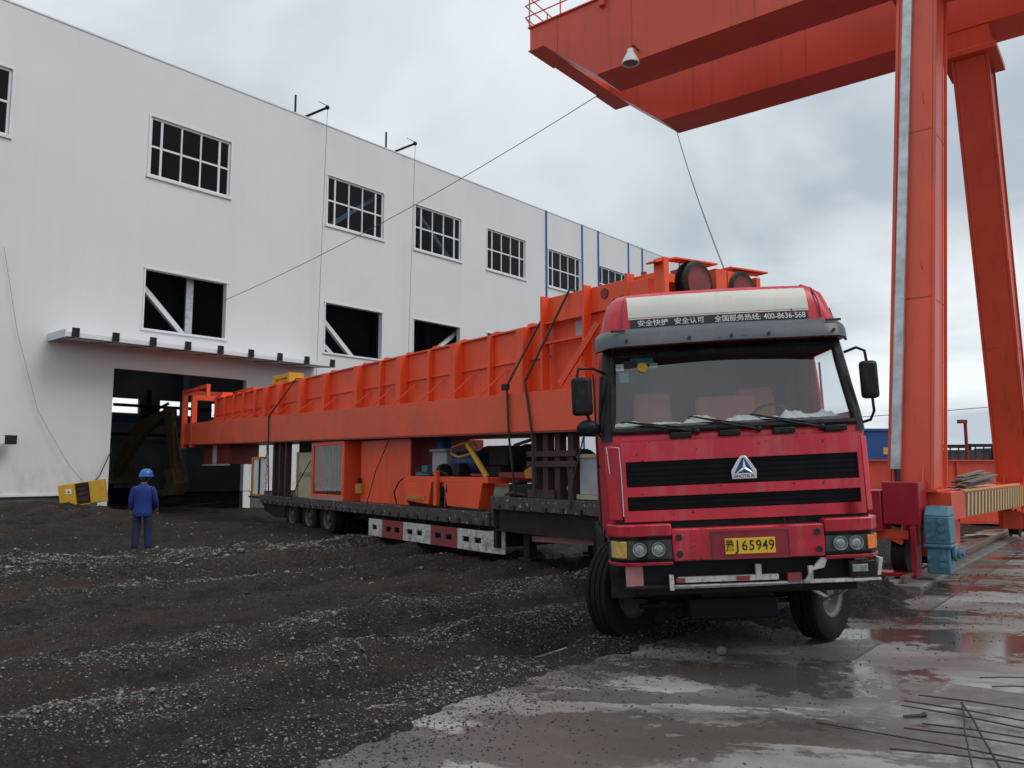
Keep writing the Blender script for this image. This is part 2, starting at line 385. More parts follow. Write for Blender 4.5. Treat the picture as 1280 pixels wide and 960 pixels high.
def new_mat(name):
    m = bpy.data.materials.new(name); m.use_nodes = True; t = m.node_tree
    return m, t, t.nodes['Principled BSDF'], t.links
def rotcoord(t, ang, sx=1, sy=1):
    g = t.nodes.new('ShaderNodeNewGeometry'); mp = t.nodes.new('ShaderNodeMapping')
    mp.vector_type = 'POINT'; mp.inputs['Rotation'].default_value = (0, 0, -ang); t.links.new(g.outputs['Position'], mp.inputs['Vector'])
    m2 = t.nodes.new('ShaderNodeMapping'); m2.inputs['Scale'].default_value = (sx, sy, 1); t.links.new(mp.outputs[0], m2.inputs['Vector'])
    return m2.outputs[0]
def noise_n(t, vec, scale, detail=5, rough=.5, dist=0):
    n = t.nodes.new('ShaderNodeTexNoise'); n.inputs['Scale'].default_value = scale; n.inputs['Detail'].default_value = detail
    n.inputs['Roughness'].default_value = rough; n.inputs['Distortion'].default_value = dist
    if vec is not None: t.links.new(vec, n.inputs['Vector'])
    return n
def maprange(t, v, a, b, c=0, d=1):
    n = t.nodes.new('ShaderNodeMapRange'); t.links.new(v, n.inputs['Value'])
    n.inputs['From Min'].default_value = a; n.inputs['From Max'].default_value = b; n.inputs['To Min'].default_value = c; n.inputs['To Max'].default_value = d
    return n.outputs[0]
def mixc(t, f, a, b):
    n = t.nodes.new('ShaderNodeMixRGB')
    for i, v in enumerate((f, a, b)):
        if isinstance(v, (int, float)): n.inputs[i].default_value = v
        elif isinstance(v, tuple): n.inputs[i].default_value = (*v, 1)
        else: t.links.new(v, n.inputs[i])
    return n.outputs[0]
mud, t, b, L = new_mat('wet mud and gravel')
v = rotcoord(t, R(48)); vs_ = rotcoord(t, R(48), .25, 1)
nA = noise_n(t, vs_, .9, 4, .55, .4); nB = noise_n(t, v, 2.2, 8, .65); nC = noise_n(t, v, 14, 6, .7)
soil = mixc(t, maprange(t, nA.outputs[0], .43, .60), (.012,.010,.008), (.052,.033,.025))
soil = mixc(t, maprange(t, nB.outputs[0], .46, .66, 0, .75), soil, (.020,.020,.015))
soil = mixc(t, maprange(t, nC.outputs[0], .50, .72, 0, .5), soil, (.070,.050,.037))
sp = t.nodes.new('ShaderNodeSeparateXYZ'); L.new(v, sp.inputs[0])
qn = mathn('ADD', sp.outputs['Y'], mathn('MULTIPLY', mathn('SUBTRACT', noise_n(t, v, .35, 2).outputs[0], .5, t), 1.4, t), t)
dens = None
for qc, wd, am in ((4.6,1.0,.6),(6.25,.7,1.0),(7.9,.6,.8),(15.3,1.7,1.2),(12.0,.7,.7),(13.4,.5,.6),(10.0,.5,.45)):
    d1 = mathn('ABSOLUTE', mathn('SUBTRACT', qn, qc, t), None, t)
    d2 = mathn('MULTIPLY', mathn('SUBTRACT', 1.0, mathn('DIVIDE', d1, wd, t), t, True), am, t)
    dens = d2 if dens is None else mathn('MAXIMUM', dens, d2, t)
dens = mathn('MULTIPLY', dens, maprange(t, noise_n(t, vs_, 1.3, 5, .6).outputs[0], .38, .60, .0, 1.15), t)
dens = mathn('ADD', mathn('MULTIPLY', dens, .85, t), maprange(t, nB.outputs[0], .45, .75, .0, .12), t)
vo = t.nodes.new('ShaderNodeTexVoronoi'); vo.inputs['Scale'].default_value = 38; L.new(v, vo.inputs['Vector'])
vc = t.nodes.new('ShaderNodeSeparateColor'); L.new(vo.outputs['Color'], vc.inputs[0])
isst = mathn('LESS_THAN', vc.outputs[0], dens, t)
edge = maprange(t, vo.outputs['Distance'], .25, .55, 1, 0)
isst = mathn('MULTIPLY', isst, edge, t)
stonec = mixc(t, vc.outputs[1], (.06,.06,.055), (.29,.285,.265))
vf = t.nodes.new('ShaderNodeTexVoronoi'); vf.inputs['Scale'].default_value = 70; L.new(v, vf.inputs['Vector'])
vfc = t.nodes.new('ShaderNodeSeparateColor'); L.new(vf.outputs['Color'], vfc.inputs[0])
grain = mathn('MULTIPLY', maprange(t, vfc.outputs[0], .35, 1.0, 0, .65), maprange(t, nB.outputs[0], .40, .62, .35, 1.0), t)
soil = mixc(t, grain, soil, mixc(t, vfc.outputs[1], (.008,.007,.006), (.13,.12,.105)))
L.new(mixc(t, isst, soil, stonec), b.inputs['Base Color'])
L.new(maprange(t, nA.outputs[0], .35, .6, .55, .85), b.inputs['Roughness'])
b.inputs['Specular IOR Level'].default_value = .16
hh = mathn('ADD', mathn('ADD', mathn('MULTIPLY', isst, .6, t), mathn('MULTIPLY', nC.outputs[0], 1.2, t), t), mathn('MULTIPLY', vfc.outputs[2], .35, t), t)
bp = t.nodes.new('ShaderNodeBump'); bp.inputs['Strength'].default_value = 1.0; bp.inputs['Distance'].default_value = .06
L.new(hh, bp.inputs['Height']); L.new(bp.outputs[0], b.inputs['Normal'])
g_ob = gm.build('ground', mud, smooth=180); tag(g_ob, kind='structure')

# loose stones on the mud (nobody could count them)
ico = [(0,0,1),(.894,0,.447),(.276,.851,.447),(-.724,.526,.447),(-.724,-.526,.447),(.276,-.851,.447),
       (.724,.526,-.447),(-.276,.851,-.447),(-.894,0,-.447),(-.276,-.851,-.447),(.724,-.526,-.447),(0,0,-1)]
icf = [(0,1,2),(0,2,3),(0,3,4),(0,4,5),(0,5,1),(1,6,2),(2,7,3),(3,8,4),(4,9,5),(5,10,1),(6,7,2),(7,8,3),(8,9,4),(9,10,5),(10,6,1),(6,11,7),(7,11,8),(8,11,9),(9,11,10),(10,11,6)]
def sheet_h(x, y):      # top of whatever lies at x, y
    return max(ground_h(x, y), 0.0 if (-x*SA+y*CA) < 4.75 and (x*CA+y*SA) < 60 else -1)
def gravel_density(x, y):
    q = -UD[1]*x+UD[0]*y+.35*fbm(x, y, .25, 2, 20)
    d = .014
    for qc, wd, am in ((4.7,.5,.4),(6.25,.35,1.0),(7.8,.35,.85),(15.3,1.1,1.0),(12.2,.4,.4)):
        d = max(d, am*math.exp(-((q-qc)/wd)**2))
    return d*(.15+1.7*max(0, .42+1.1*fbm(x, y, .8, 4, 31)))
def stones(n, xr, yr, size, accept, seed):
    r = random.Random(seed); mb = MB(); k = 0; tries = 0
    while k < n and tries < n*40:
        tries += 1
        x = r.uniform(*xr); y = r.uniform(*yr)
        if abs(x) > .72*y+1: continue
        if not accept(x, y, r): continue
        s = size*math.exp(r.gauss(0, .42)); a = r.uniform(0, 6.28); ca, sa = math.cos(a), math.sin(a)
        fx, fy, fz = r.uniform(.7,1.35)*s, r.uniform(.6,1)*s, r.uniform(.4,.8)*s
        z = sheet_h(x, y)+fz*.35; vs = []
        for p in ico:
            j = 1+r.uniform(-.22,.22); u, w_ = p[0]*fx*j, p[1]*fy*j
            vs.append((x+u*ca-w_*sa, y+u*sa+w_*ca, z+p[2]*fz*j))
        mb.add(vs, icf); k += 1
    return mb
def on_mud(x, y, r):
    mm = x*CA+y*SA; gg = -x*SA+y*CA
    return gg-np.interp(mm, GBX, GBY) > .1 and r.random() < gravel_density(x, y)
stonem, t, b, L = new_mat('loose grey gravel')
gi = t.nodes.new('ShaderNodeNewGeometry'); rp = t.nodes.new('ShaderNodeValToRGB'); L.new(gi.outputs['Random Per Island'], rp.inputs[0])
rp.color_ramp.elements[0].color = (.035,.035,.032,1); rp.color_ramp.elements[1].color = (.22,.215,.195,1)
x_ = rp.color_ramp.elements.new(.6); x_.color = (.14,.14,.13,1)
L.new(rp.outputs[0], b.inputs['Base Color']); b.inputs['Roughness'].default_value = .75
tag(stones(24000, (-9,5), (4.6,13), .0074, on_mud, 1).build('gravel', stonem, smooth=0), 'loose pale grey gravel scattered in bands on the near mud', 'gravel', kind='stuff')
tag(stones(13000, (-14,4), (12,24), .017, on_mud, 2).build('gravel', stonem, smooth=0), 'coarser crushed stone spread over the mud farther off by the worker', 'gravel', kind='stuff')
def on_edge(x, y, r):
    mm = x*CA+y*SA; gg = -x*SA+y*CA; s = gg-np.interp(mm, GBX, GBY)
    return -2.2 < s < .5 and r.random() < math.exp(-abs(s+.1)/.35)+.04
gritm = mat('dark wet grit', (.035,.032,.028), .7, var=.5, scale=30)
tag(stones(9500, (-2,9), (4.6,14), .0062, on_edge, 3).build('grit', gritm, smooth=0), 'dark wet grit strewn along the edge of the concrete', 'grit', kind='stuff')
def clods_ok(x, y, r):
    mm = x*CA+y*SA; gg = -x*SA+y*CA
    return gg-np.interp(mm, GBX, GBY) > .2 and r.random() < .25+fbm(x, y, .7, 2, 40)
clodm = mat('dark brown mud clods', (.040,.028,.022), .85, var=.4, scale=8, bump=.5)
tag(stones(3000, (-12,4), (4.8,22), .014, clods_ok, 4).build('mud_clods', clodm, smooth=60), 'dark brown clods of mud lying between the ruts', 'mud', kind='stuff')

# concrete apron
con, t, b, L = new_mat('wet stained concrete')
v = rotcoord(t, R(51.5)); vl = rotcoord(t, R(51.5), .35, 1.0)
vx = rotcoord(t, R(-12), .35, 1.0)
sp = t.nodes.new('ShaderNodeSeparateXYZ'); L.new(v, sp.inputs[0])
n1 = noise_n(t, vx, .9, 6, .6, .6); n2 = noise_n(t, v, 5, 8, .7); n3 = noise_n(t, vx, .62, 6, .6, .5); n4 = noise_n(t, v, 40, 4, .7)
cc = mixc(t, maprange(t, n1.outputs[0], .40, .66), (.115,.108,.096), (.37,.36,.335))
cc = mixc(t, maprange(t, n2.outputs[0], .45, .7, 0, .6), cc, (.12,.11,.10))
# brown mud film, thicker near the mud edge and in the near corner; shade painted beneath the truck
sy = sp.outputs['Y']
nearm = maprange(t, sp.outputs['X'], 4.5, 8.0, .35, .0)
filmn = mathn('ADD', maprange(t, noise_n(t, vx, .8, 8, .68, .8).outputs[0], .36, .58, 0, 1), mathn('MULTIPLY', mathn('SUBTRACT', n2.outputs[0], .5, t), 1.2, t), t)
under = mathn('MULTIPLY', mathn('MULTIPLY', maprange(t, sp.outputs['X'], 7.3, 8.3), maprange(t, sp.outputs['X'], 11.0, 12.0, 1, 0), t), maprange(t, sy, 1.9, 2.7, 0, .9), t)  # mask of the painted shade below the truck, darkens the concrete there
film_and_shade = mathn('ADD', mathn('ADD', filmn, mathn('ADD', nearm, under, t), t), maprange(t, sy, .6, 4.3, -.45, .25), t, True)
cc = mixc(t, mathn('MULTIPLY', film_and_shade, .85, t), cc, (.066,.053,.042))
pale0 = maprange(t, mathn('ADD', noise_n(t, vx, 1.5, 7, .62, .4).outputs[0], mathn('ADD', mathn('MULTIPLY', mathn('SUBTRACT', n2.outputs[0], .5, t), .3, t), maprange(t, sy, 2.4, 3.8, 0, .06), t), t), .545, .585)
pale = mathn('MULTIPLY', pale0, mathn('SUBTRACT', 1.0, under, t), t)
cc = mixc(t, mathn('MULTIPLY', pale, .62, t), cc, (.46,.455,.44))
dry = mathn('MULTIPLY', mathn('MULTIPLY', mathn('LESS_THAN', sy, 2.3, t), mathn('GREATER_THAN', sp.outputs['X'], 7.73, t), t), maprange(t, n1.outputs[0], .35, .6, .1, .55), t)
cc = mixc(t, dry, cc, (.36,.35,.335))
# scattered dark crumbs
crumb = maprange(t, noise_n(t, v, 55, 2, .5).outputs[0], .66, .69)
cc = mixc(t, mathn('MULTIPLY', crumb, .8, t), cc, (.03,.026,.022))
# joints
def joint(coord, pos, wd):
    return mathn('LESS_THAN', mathn('ABSOLUTE', mathn('SUBTRACT', coord, pos, t), None, t), wd, t)
jn = mathn('MULTIPLY', joint(sp.outputs['Y'], 2.32, .018), mathn('GREATER_THAN', sp.outputs['X'], 7.72, t), t)
pj = mathn('PINGPONG', mathn('SUBTRACT', sp.outputs['X'], 7.72, t), 2.5, t)
jn = mathn('MAXIMUM', jn, mathn('MULTIPLY', mathn('LESS_THAN', pj, .011, t), mathn('LESS_THAN', sp.outputs['Y'], 2.32, t), t), t)
jn = mathn('MAXIMUM', jn, joint(sp.outputs['Y'], -2.3, .012), t)
cc = mixc(t, mathn('MULTIPLY', jn, .8, t), cc, (.04,.037,.033))
# standing water
wet = maprange(t, mathn('ADD', n3.outputs[0], mathn('MULTIPLY', mathn('SUBTRACT', n2.outputs[0], .5, t), .30, t), t), .512, .545)
wet = mathn('MULTIPLY', wet, maprange(t, sp.outputs['X'], 5.3, 6.3), t)
damp = maprange(t, n3.outputs[0], .38, .54)
cc = mixc(t, mathn('MULTIPLY', damp, .55, t), cc, (.085,.075,.066))
cc = mixc(t, mathn('MULTIPLY', wet, .9, t), cc, (.060,.050,.044))
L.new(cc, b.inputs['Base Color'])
rgh = t.nodes.new('ShaderNodeMixRGB'); L.new(wet, rgh.inputs[0]); L.new(maprange(t, damp, 0, 1, .62, .34), rgh.inputs[1]); rgh.inputs[2].default_value = (.13,.13,.13,1)
L.new(rgh.outputs[0], b.inputs['Roughness']); b.inputs['Specular IOR Level'].default_value = .5
bp = t.nodes.new('ShaderNodeBump'); bp.inputs['Distance'].default_value = .008
L.new(maprange(t, wet, 0, 1, .6, 0.0), bp.inputs['Strength']); L.new(mathn('ADD', n2.outputs[0], mathn('MULTIPLY', n4.outputs[0], .35, t), t), bp.inputs['Height'])
L.new(bp.outputs[0], b.inputs['Normal'])
sl = MB().box(-25, 62, -45, 4.75, -.35, 0.0)
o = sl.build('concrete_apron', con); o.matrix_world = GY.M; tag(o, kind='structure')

# ------------------------------------------------------------------ factory shed
bld = thing('factory_building', 'long white clad factory shed with two rows of windows and an open vehicle door', 'building', WALL, (0,0,0))
TOP = 18.5; LEN = 62; X0 = -16; DEP = 24
upx = [-15.6, -7.62, .95, 9.65, 15.4, 21.18, 27.1, 32.85, 38.6, 44.3, 50.0]; UZ = (13.57, 16.05); WW = 3.55
upw = [(x, x+WW) for x in upx]
lox = [-7.72, 1.03, 9.7, 15.4, 21.2, 27.1, 32.9, 38.6]; LZ = (7.32, 9.72)
lov = [(x, x+3.5) for x in lox]
openings = [(a, c, *UZ) for a, c in upw]+[(a, c, *LZ) for a, c in lov]+[(0.0, 5.65, -.3, 5.62)]
def wall_with_holes(x0, x1, z0, z1, holes, y0, y1, bottom=None):
    xs_ = sorted({x0, x1}|{h[0] for h in holes}|{h[1] for h in holes}); zs = sorted({z0, z1}|{h[2] for h in holes}|{h[3] for h in holes})
    xs_ = [x for x in xs_ if x0 <= x <= x1]; zs = [z for z in zs if z0 <= z <= z1]
    mb = MB()
    solid = lambda i, k: 0 <= i < len(xs_)-1 and 0 <= k < len(zs)-1 and not any(h[0]-1e-6 <= xs_[i] and xs_[i+1] <= h[1]+1e-6 and h[2]-1e-6 <= zs[k] and zs[k+1] <= h[3]+1e-6 for h in holes)
    for i in range(len(xs_)-1):
        for k in range(len(zs)-1):
            if not solid(i, k): continue
            a, c, d, f_ = xs_[i], xs_[i+1], zs[k], zs[k+1]
            mb.add([(a,y0,d),(c,y0,d),(c,y0,f_),(a,y0,f_)], [(0,1,2,3)]); mb.add([(a,y1,d),(c,y1,d),(c,y1,f_),(a,y1,f_)], [(3,2,1,0)])
            if not solid(i-1, k): mb.add([(a,y0,d),(a,y0,f_),(a,y1,f_),(a,y1,d)], [(0,1,2,3)])
            if not solid(i+1, k): mb.add([(c,y0,d),(c,y0,f_),(c,y1,f_),(c,y1,d)], [(3,2,1,0)])
            if not solid(i, k-1): mb.add([(a,y0,d),(c,y0,d),(c,y1,d),(a,y1,d)], [(3,2,1,0)])
            if not solid(i, k+1): mb.add([(a,y0,f_),(c,y0,f_),(c,y1,f_),(a,y1,f_)], [(0,1,2,3)])
    return mb
# cladding material with faint vertical panel laps in the wall's own direction
wallm = M['wall']; t = wallm.node_tree; L = t.links; b = t.nodes['Principled BSDF']
vw = rotcoord(t, math.atan2(.7581, .6521)); spw = t.nodes.new('ShaderNodeSeparateXYZ'); L.new(vw, spw.inputs[0])
pp = mathn('PINGPONG', spw.outputs['X'], .5, t)
lap = mathn('LESS_THAN', pp, .012, t)
src = b.inputs['Base Color'].links[0].from_socket
st = noise_n(t, None, 1, 5, .6); mpp = t.nodes.new('ShaderNodeMapping'); mpp.inputs['Scale'].default_value = (2.2, 2.2, .12)
gg_ = t.nodes.new('ShaderNodeNewGeometry'); L.new(gg_.outputs['Position'], mpp.inputs['Vector']); L.new(mpp.outputs[0], st.inputs['Vector'])
cst = mixc(t, maprange(t, st.outputs[0], .5, .75, 0, .12), src, (.50,.50,.47))
L.new(mixc(t, mathn('MULTIPLY', lap, .035, t), cst, (.45,.47,.49)), b.inputs['Base Color'])
bp = t.nodes.new('ShaderNodeBump'); bp.inputs['Strength'].default_value = .07; bp.inputs['Distance'].default_value = .01
L.new(maprange(t, pp, 0, .05), bp.inputs['Height']); L.new(bp.outputs[0], b.inputs['Normal'])
wall_with_holes(X0, LEN, .82, TOP, openings, 0, .25).build('wall', 'wall', bld, weld=True, smooth=0)
wall_with_holes(X0, LEN, -.3, .80, [(0,5.65,-.3,.80)], .03, .25).build('plinth', 'plinth', bld, weld=True, smooth=0)
MB().box(X0, -.45, -.05, .02, .80, .88).box(5.95, LEN, -.05, .02, .80, .88).build('drip_trim', 'frame', bld)
# door jamb posts and head trim
MB().box(-.36, -.004, -.012, .27, -.3, .79).build('door_post', 'frame', bld, bevel=.01)
MB().box(5.654, 6.0, -.012, .27, -.3, .79).build('door_post', 'frame', bld, bevel=.01)
# parapet, roof, end walls, back wall with strip lights, inner floor
MB().box(X0-.03, LEN+.03, -.025, .3, TOP+.003, TOP+.06).build('parapet_coping', 'wall', bld)
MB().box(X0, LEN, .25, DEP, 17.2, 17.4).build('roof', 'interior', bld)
MB().box(X0-.25, X0, 0, DEP+.25, -.3, TOP-.01).box(LEN, LEN+.25, 0, DEP+.25, -.3, TOP-.01).build('end_wall', 'wall', bld)
strips = [(x, x+2.45, 5.55, 6.55) for x in [-14+3.9*i for i in range(19)]]
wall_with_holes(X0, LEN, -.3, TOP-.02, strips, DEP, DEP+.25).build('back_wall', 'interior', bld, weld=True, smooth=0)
MB().box(X0, LEN, DEP-.05, DEP-.004, 4.85, 5.35).build('inner_stripe', 'blue', bld)
fl = MB().box(X0, LEN, .3, DEP, -.02, .035)
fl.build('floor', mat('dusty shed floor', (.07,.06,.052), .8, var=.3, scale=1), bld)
# steel frame inside
for x in (-8.3, -.9, 6.35, 9.1, 14.6, 20.4, 26.2, 32, 38, 44, 50):
    for y in (.75, DEP-.9):
        MB().box(x-.22, x+.22, y-.2, y-.17, 0, 17.1).box(x-.22, x+.22, y+.17, y+.2, 0, 17.1).box(x-.02, x+.02, y-.17, y+.17, 0, 17.1).build('column', 'innersteel', bld)
for y in (1.15, DEP-1.4):
    MB().box(X0+.1, LEN-.1, y-.18, y+.18, 10.9, 10.95).box(X0+.1, LEN-.1, y-.02, y+.02, 10.2, 10.9).box(X0+.1, LEN-.1, y-.18, y+.18, 10.15, 10.2).build('crane_runway', 'innersteel', bld)
def braces(lst, mt='frame'):
    for p, q in lst: MB().bar(p, q, .2, .2).build('brace', mt, bld)
braces([((9.6,.62,13.3),(14.4,.62,16.9)), ((14.9,.62,16.9),(19.8,.62,12.7)),
        ((9.3,.62,9.6),(12.6,.62,6.6)), ((9.3,.85,8.5),(11.2,.85,7.0)), ((15.6,.62,6.9),(20.4,.62,10.4)), ((.4,.62,9.9),(3.3,.62,7.0))], 'frame')
MB().box(3.05, 3.35, .6, .7, 6.9, 10.1).build('column', 'galv', bld)
braces([((-2,DEP-2,4),(18,DEP-2,4)), ((-2,12,7.2),(30,12,7.2)), ((12.4,DEP-.3,5.2),(12.4,DEP-.3,7.2)), ((15.0,DEP-.3,5.2),(15.0,DEP-.3,7.2)), ((10,DEP-.3,6.05),(17,DEP-.3,6.05))], 'darksteel')
# windows, upper row: glazed five by two; the casements at both ends are narrower
fr_ = [0, .14, .38, .62, .86, 1]
for n_, (a, c) in enumerate(upw):
    W_ = c-a; fm = MB(); z0, z1 = UZ; zm = (z0+z1)/2+.02
    fm.box(a+.003, a+.09, .05, .15, z0+.003, z1-.003).box(c-.09, c-.003, .05, .15, z0+.003, z1-.003)
    fm.box(a+.09, c-.09, .05, .15, z0+.003, z0+.09).box(a+.09, c-.09, .05, .15, z1-.09, z1-.003)
    for k in range(1, 5):
        xm = a+W_*fr_[k]; wd = .045 if k in (1, 4) else .032
        fm.box(xm-wd, xm+wd, .06, .14, z0+.09, z1-.09)
    for k in range(5):
        xa = a+W_*fr_[k]+(.046 if k else .09); xb = a+W_*fr_[k+1]-(.046 if k < 4 else .09)
        fm.box(xa, xb, .065, .135, zm-.04, zm+.04)
    f_ = fm.build('window_frame', 'frame', bld)
    MB().box(a+.05, c-.05, .095, .105, z0+.05, z1-.05).build('pane', MATS['shed glass'], f_)
    MB().box(a-.10, c+.10, -.07, .0, z0-.10, z0-.003).box(a-.07, a-.003, -.03, .0, z0, z1+.05).box(c+.003, c+.07, -.03, .0, z0, z1+.05).box(a-.003, c+.003, -.03, .0, z1+.003, z1+.05).build('window_trim', 'frame', bld)
for a, c in lov:
    z0, z1 = LZ
    MB().box(a-.10, c+.12, -.06, .0, z0-.09, z0-.003).box(a-.06, a-.003, -.03, .0, z0, z1+.05).box(c+.003, c+.06, -.03, .0, z0, z1+.05).box(a-.08, c+.10, -.05, .0, z1+.003, z1+.07).build('window_trim', 'frame', bld)
for x in (26.85, 30.85, 32.8, 36.75, 38.7, 42.6, 44.5, 48.4, 50.2):
    MB().box(x-.07, x+.07, -.06, -.003, .9, TOP+.04).build('flashing_strip', 'blue', bld, bevel=.01)
# canopy over the door: seven brackets, pale soffit panels
cn = MB().hexa([(-2.35,-1.55,6.385),(9.15,-1.55,6.385),(9.15,-.003,6.50),(-2.35,-.003,6.50)], [(-2.35,-1.55,6.405),(9.15,-1.55,6.405),(9.15,-.003,6.52),(-2.35,-.003,6.52)])
cno = cn.build('canopy', 'frame', bld)
MB().box(-2.35, 9.15, -1.585, -1.552, 6.405, 6.56).build('fascia', 'frame', cno)
MB().box(-2.35, 9.15, -1.60, -1.57, 6.365, 6.384).build('edge_strip', 'darksteel', cno)
MB().box(-2.39, -2.352, -1.6, -.003, 6.38, 6.66).build('canopy_end', 'frame', cno)
for i in range(9):
    x = -2.05+i*1.38
    MB().box(x-.12, x+.12, -1.65, -1.588, 6.41, 6.73).bar((x,-1.57,6.372),(x-.25,-.02,6.485),.035,.02).build('bracket', 'black', cno)
# low boxed duct stub that ends beside the picture edge
MB().box(-7.5, -3.72, -.55, -.3, 2.62, 2.90).build('duct', 'frame', bld); MB().box(-3.72, -3.35, -.56, -.29, 2.61, 2.92).build('duct_cap', 'darksteel', bld)
# roof davits with hanging ropes
for x, dx, lb in ((9.1, -1.3, 'dark rope davit on the shed roof nearer the camera'), (14.8, -1.4, 'dark rope davit on the shed roof farther along the parapet')):
    th = thing('rope_davit', lb, 'davit', WALL, (x, 0, TOP+.12), 'rope davits on the roof')
    MB().tube([(x+dx,.15,TOP+.1),(x+dx,.15,TOP+1.0)], .05).build('post', 'darksteel', th)
    MB().tube([(x-.75,1.1,TOP+.14),(x,-.55,TOP+.62)], .06).sphere((x,-.58,TOP+.62), .11).build('arm', 'darksteel', th)
    MB().tube([(x-.02,-.6,TOP+.7),(x-.25,-.2,TOP+.95)], .015).build('hook', 'darksteel', th)
    MB().tube([(x,-.6,TOP+.6),(x+.03,-.35,12),(x,-.12,1.2)], .012, 5).build('rope', 'greycable', th)

# ------------------------------------------------------------------ wires
def sag(p, q, s, n=16):
    p, q = Vector(p), Vector(q)
    return [p.lerp(q, i/n)-Vector((0,0,4*s*(i/n)*(1-i/n))) for i in range(n+1)]
solo(MB().tube(sag(GY(20.3,12.7,13.34), WALL(4.5,.05,9.0), .35), .013, 5), 'guy_rope', 'greycable', 'long thin rope from the gantry girder down to a lower shed window', 'rope')
solo(MB().tube(sag(GY(21.2,10.55,11.96), TR(12.0,1.0,4.85), .15), .012, 5), 'hoist_rope', 'greycable', 'thin rope from the far gantry girder down to the loaded beam', 'rope')
solo(MB().tube([WALL(-4.0,-.1,9.5), WALL(-3.4,-.1,6.5), WALL(-2.6,-.12,3.8), WALL(-1.5,-.2,1.9), WALL(-.95,-.35,1.2)], .007, 5), 'cable', 'greycable', 'thin grey cable drooping down the white wall to the yellow cabinet', 'cable')
solo(MB().tube([WALL(-.02,-.2,2.5), WALL(-.25,-.3,2.0), WALL(-.5,-.4,1.5), WALL(-.75,-.4,1.18)], .02, 6), 'cable', 'cable', 'dark cable from the door jamb to the yellow cabinet', 'cable')
pl = thing('power_line', 'thin sagging power line far behind the gantry legs', 'power line', WORLD, (25,62,0))
MB().tube(sag((25,62,5.6), (68,58,10.2), .5), .03, 5).build('wire', 'greycable', pl)
MB().tube([(25,62,-.1),(25,62,5.8)], [.13,.09]).build('pole', 'darksteel', pl); MB().tube([(68,58,-.1),(68,58,10.4)], [.16,.1]).build('pole', 'darksteel', pl)

# ------------------------------------------------------------------ yellow cabinet leaning on the plinth
FB = Frame((-15.25, 28.75, .50), math.atan2(.20,1.0), R(-9)) 
th = thing('distribution_cabinet', 'yellow electrical cabinet with its middle door open tilted on the soil bank', 'cabinet', FB, (0,0,0))
mb = MB(); W2, H2, D2 = .74, .80, .32
mb.box(-W2, W2, D2-.02, D2, 0, H2).box(-W2, W2, 0, D2, 0, .03).box(-W2, W2, 0, D2, H2-.03, H2).box(-W2, -W2+.02, 0, D2, .03, H2-.03).box(W2-.02, W2, 0, D2, .03, H2-.03)
mb.build('case', 'yellow', th, bevel=.006)
MB().box(-W2-.01, -.2, -.025, -.002, .02, H2-.02).build('door', 'yellow', th, bevel=.006)
MB().box(.26, W2+.01, -.025, -.002, .02, H2-.02).build('door', 'yellow', th, bevel=.006)
MB().box(-.18, .24, .12, .2, .08, .7).box(-.14,.2,.08,.12,.52,.62).box(-.14,.2,.08,.12,.34,.42).box(-.14,.2,.08,.12,.14,.24).build('switch_panel', 'rust', th)
MB().box(-.52, -.32, -.032, -.026, .45, .62).build('warning_label', 'white', th)
MB().prism([(-.47,.49),(-.37,.49),(-.42,.58)], 'y', -.036, -.033).build('warning_mark', 'redworn', th)

# ------------------------------------------------------------------ excavator inside the shed
ex = Frame((-20.0, 38.6, .03), R(-22))
th = thing('excavator', 'dirty yellow excavator parked in the dark shed with its bucket lowered', 'excavator', ex)
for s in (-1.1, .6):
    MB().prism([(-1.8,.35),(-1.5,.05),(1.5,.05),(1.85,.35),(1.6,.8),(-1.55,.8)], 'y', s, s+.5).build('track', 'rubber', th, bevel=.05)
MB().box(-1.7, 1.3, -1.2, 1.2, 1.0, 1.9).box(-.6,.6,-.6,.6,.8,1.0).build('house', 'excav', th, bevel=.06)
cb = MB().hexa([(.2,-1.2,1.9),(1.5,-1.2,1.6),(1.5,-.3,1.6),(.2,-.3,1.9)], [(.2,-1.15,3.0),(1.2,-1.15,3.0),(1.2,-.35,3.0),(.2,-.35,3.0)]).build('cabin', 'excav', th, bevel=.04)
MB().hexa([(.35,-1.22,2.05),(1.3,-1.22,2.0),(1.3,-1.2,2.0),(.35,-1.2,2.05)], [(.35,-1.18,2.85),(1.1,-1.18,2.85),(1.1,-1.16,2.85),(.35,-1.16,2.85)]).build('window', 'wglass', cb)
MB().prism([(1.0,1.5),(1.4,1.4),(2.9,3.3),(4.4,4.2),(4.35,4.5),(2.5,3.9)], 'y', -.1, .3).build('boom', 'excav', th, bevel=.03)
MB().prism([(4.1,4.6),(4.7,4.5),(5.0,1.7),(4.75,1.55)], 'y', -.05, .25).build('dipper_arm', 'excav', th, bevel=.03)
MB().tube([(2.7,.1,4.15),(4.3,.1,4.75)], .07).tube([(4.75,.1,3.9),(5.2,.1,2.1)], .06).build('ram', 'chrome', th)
MB().prism([(4.6,1.7),(5.15,1.75),(5.35,1.1),(5.1,.55),(4.5,.45),(4.2,.75),(4.6,.8),(4.85,1.1)], 'y', -.35, .55).build('bucket', 'excav', th, bevel=.03)

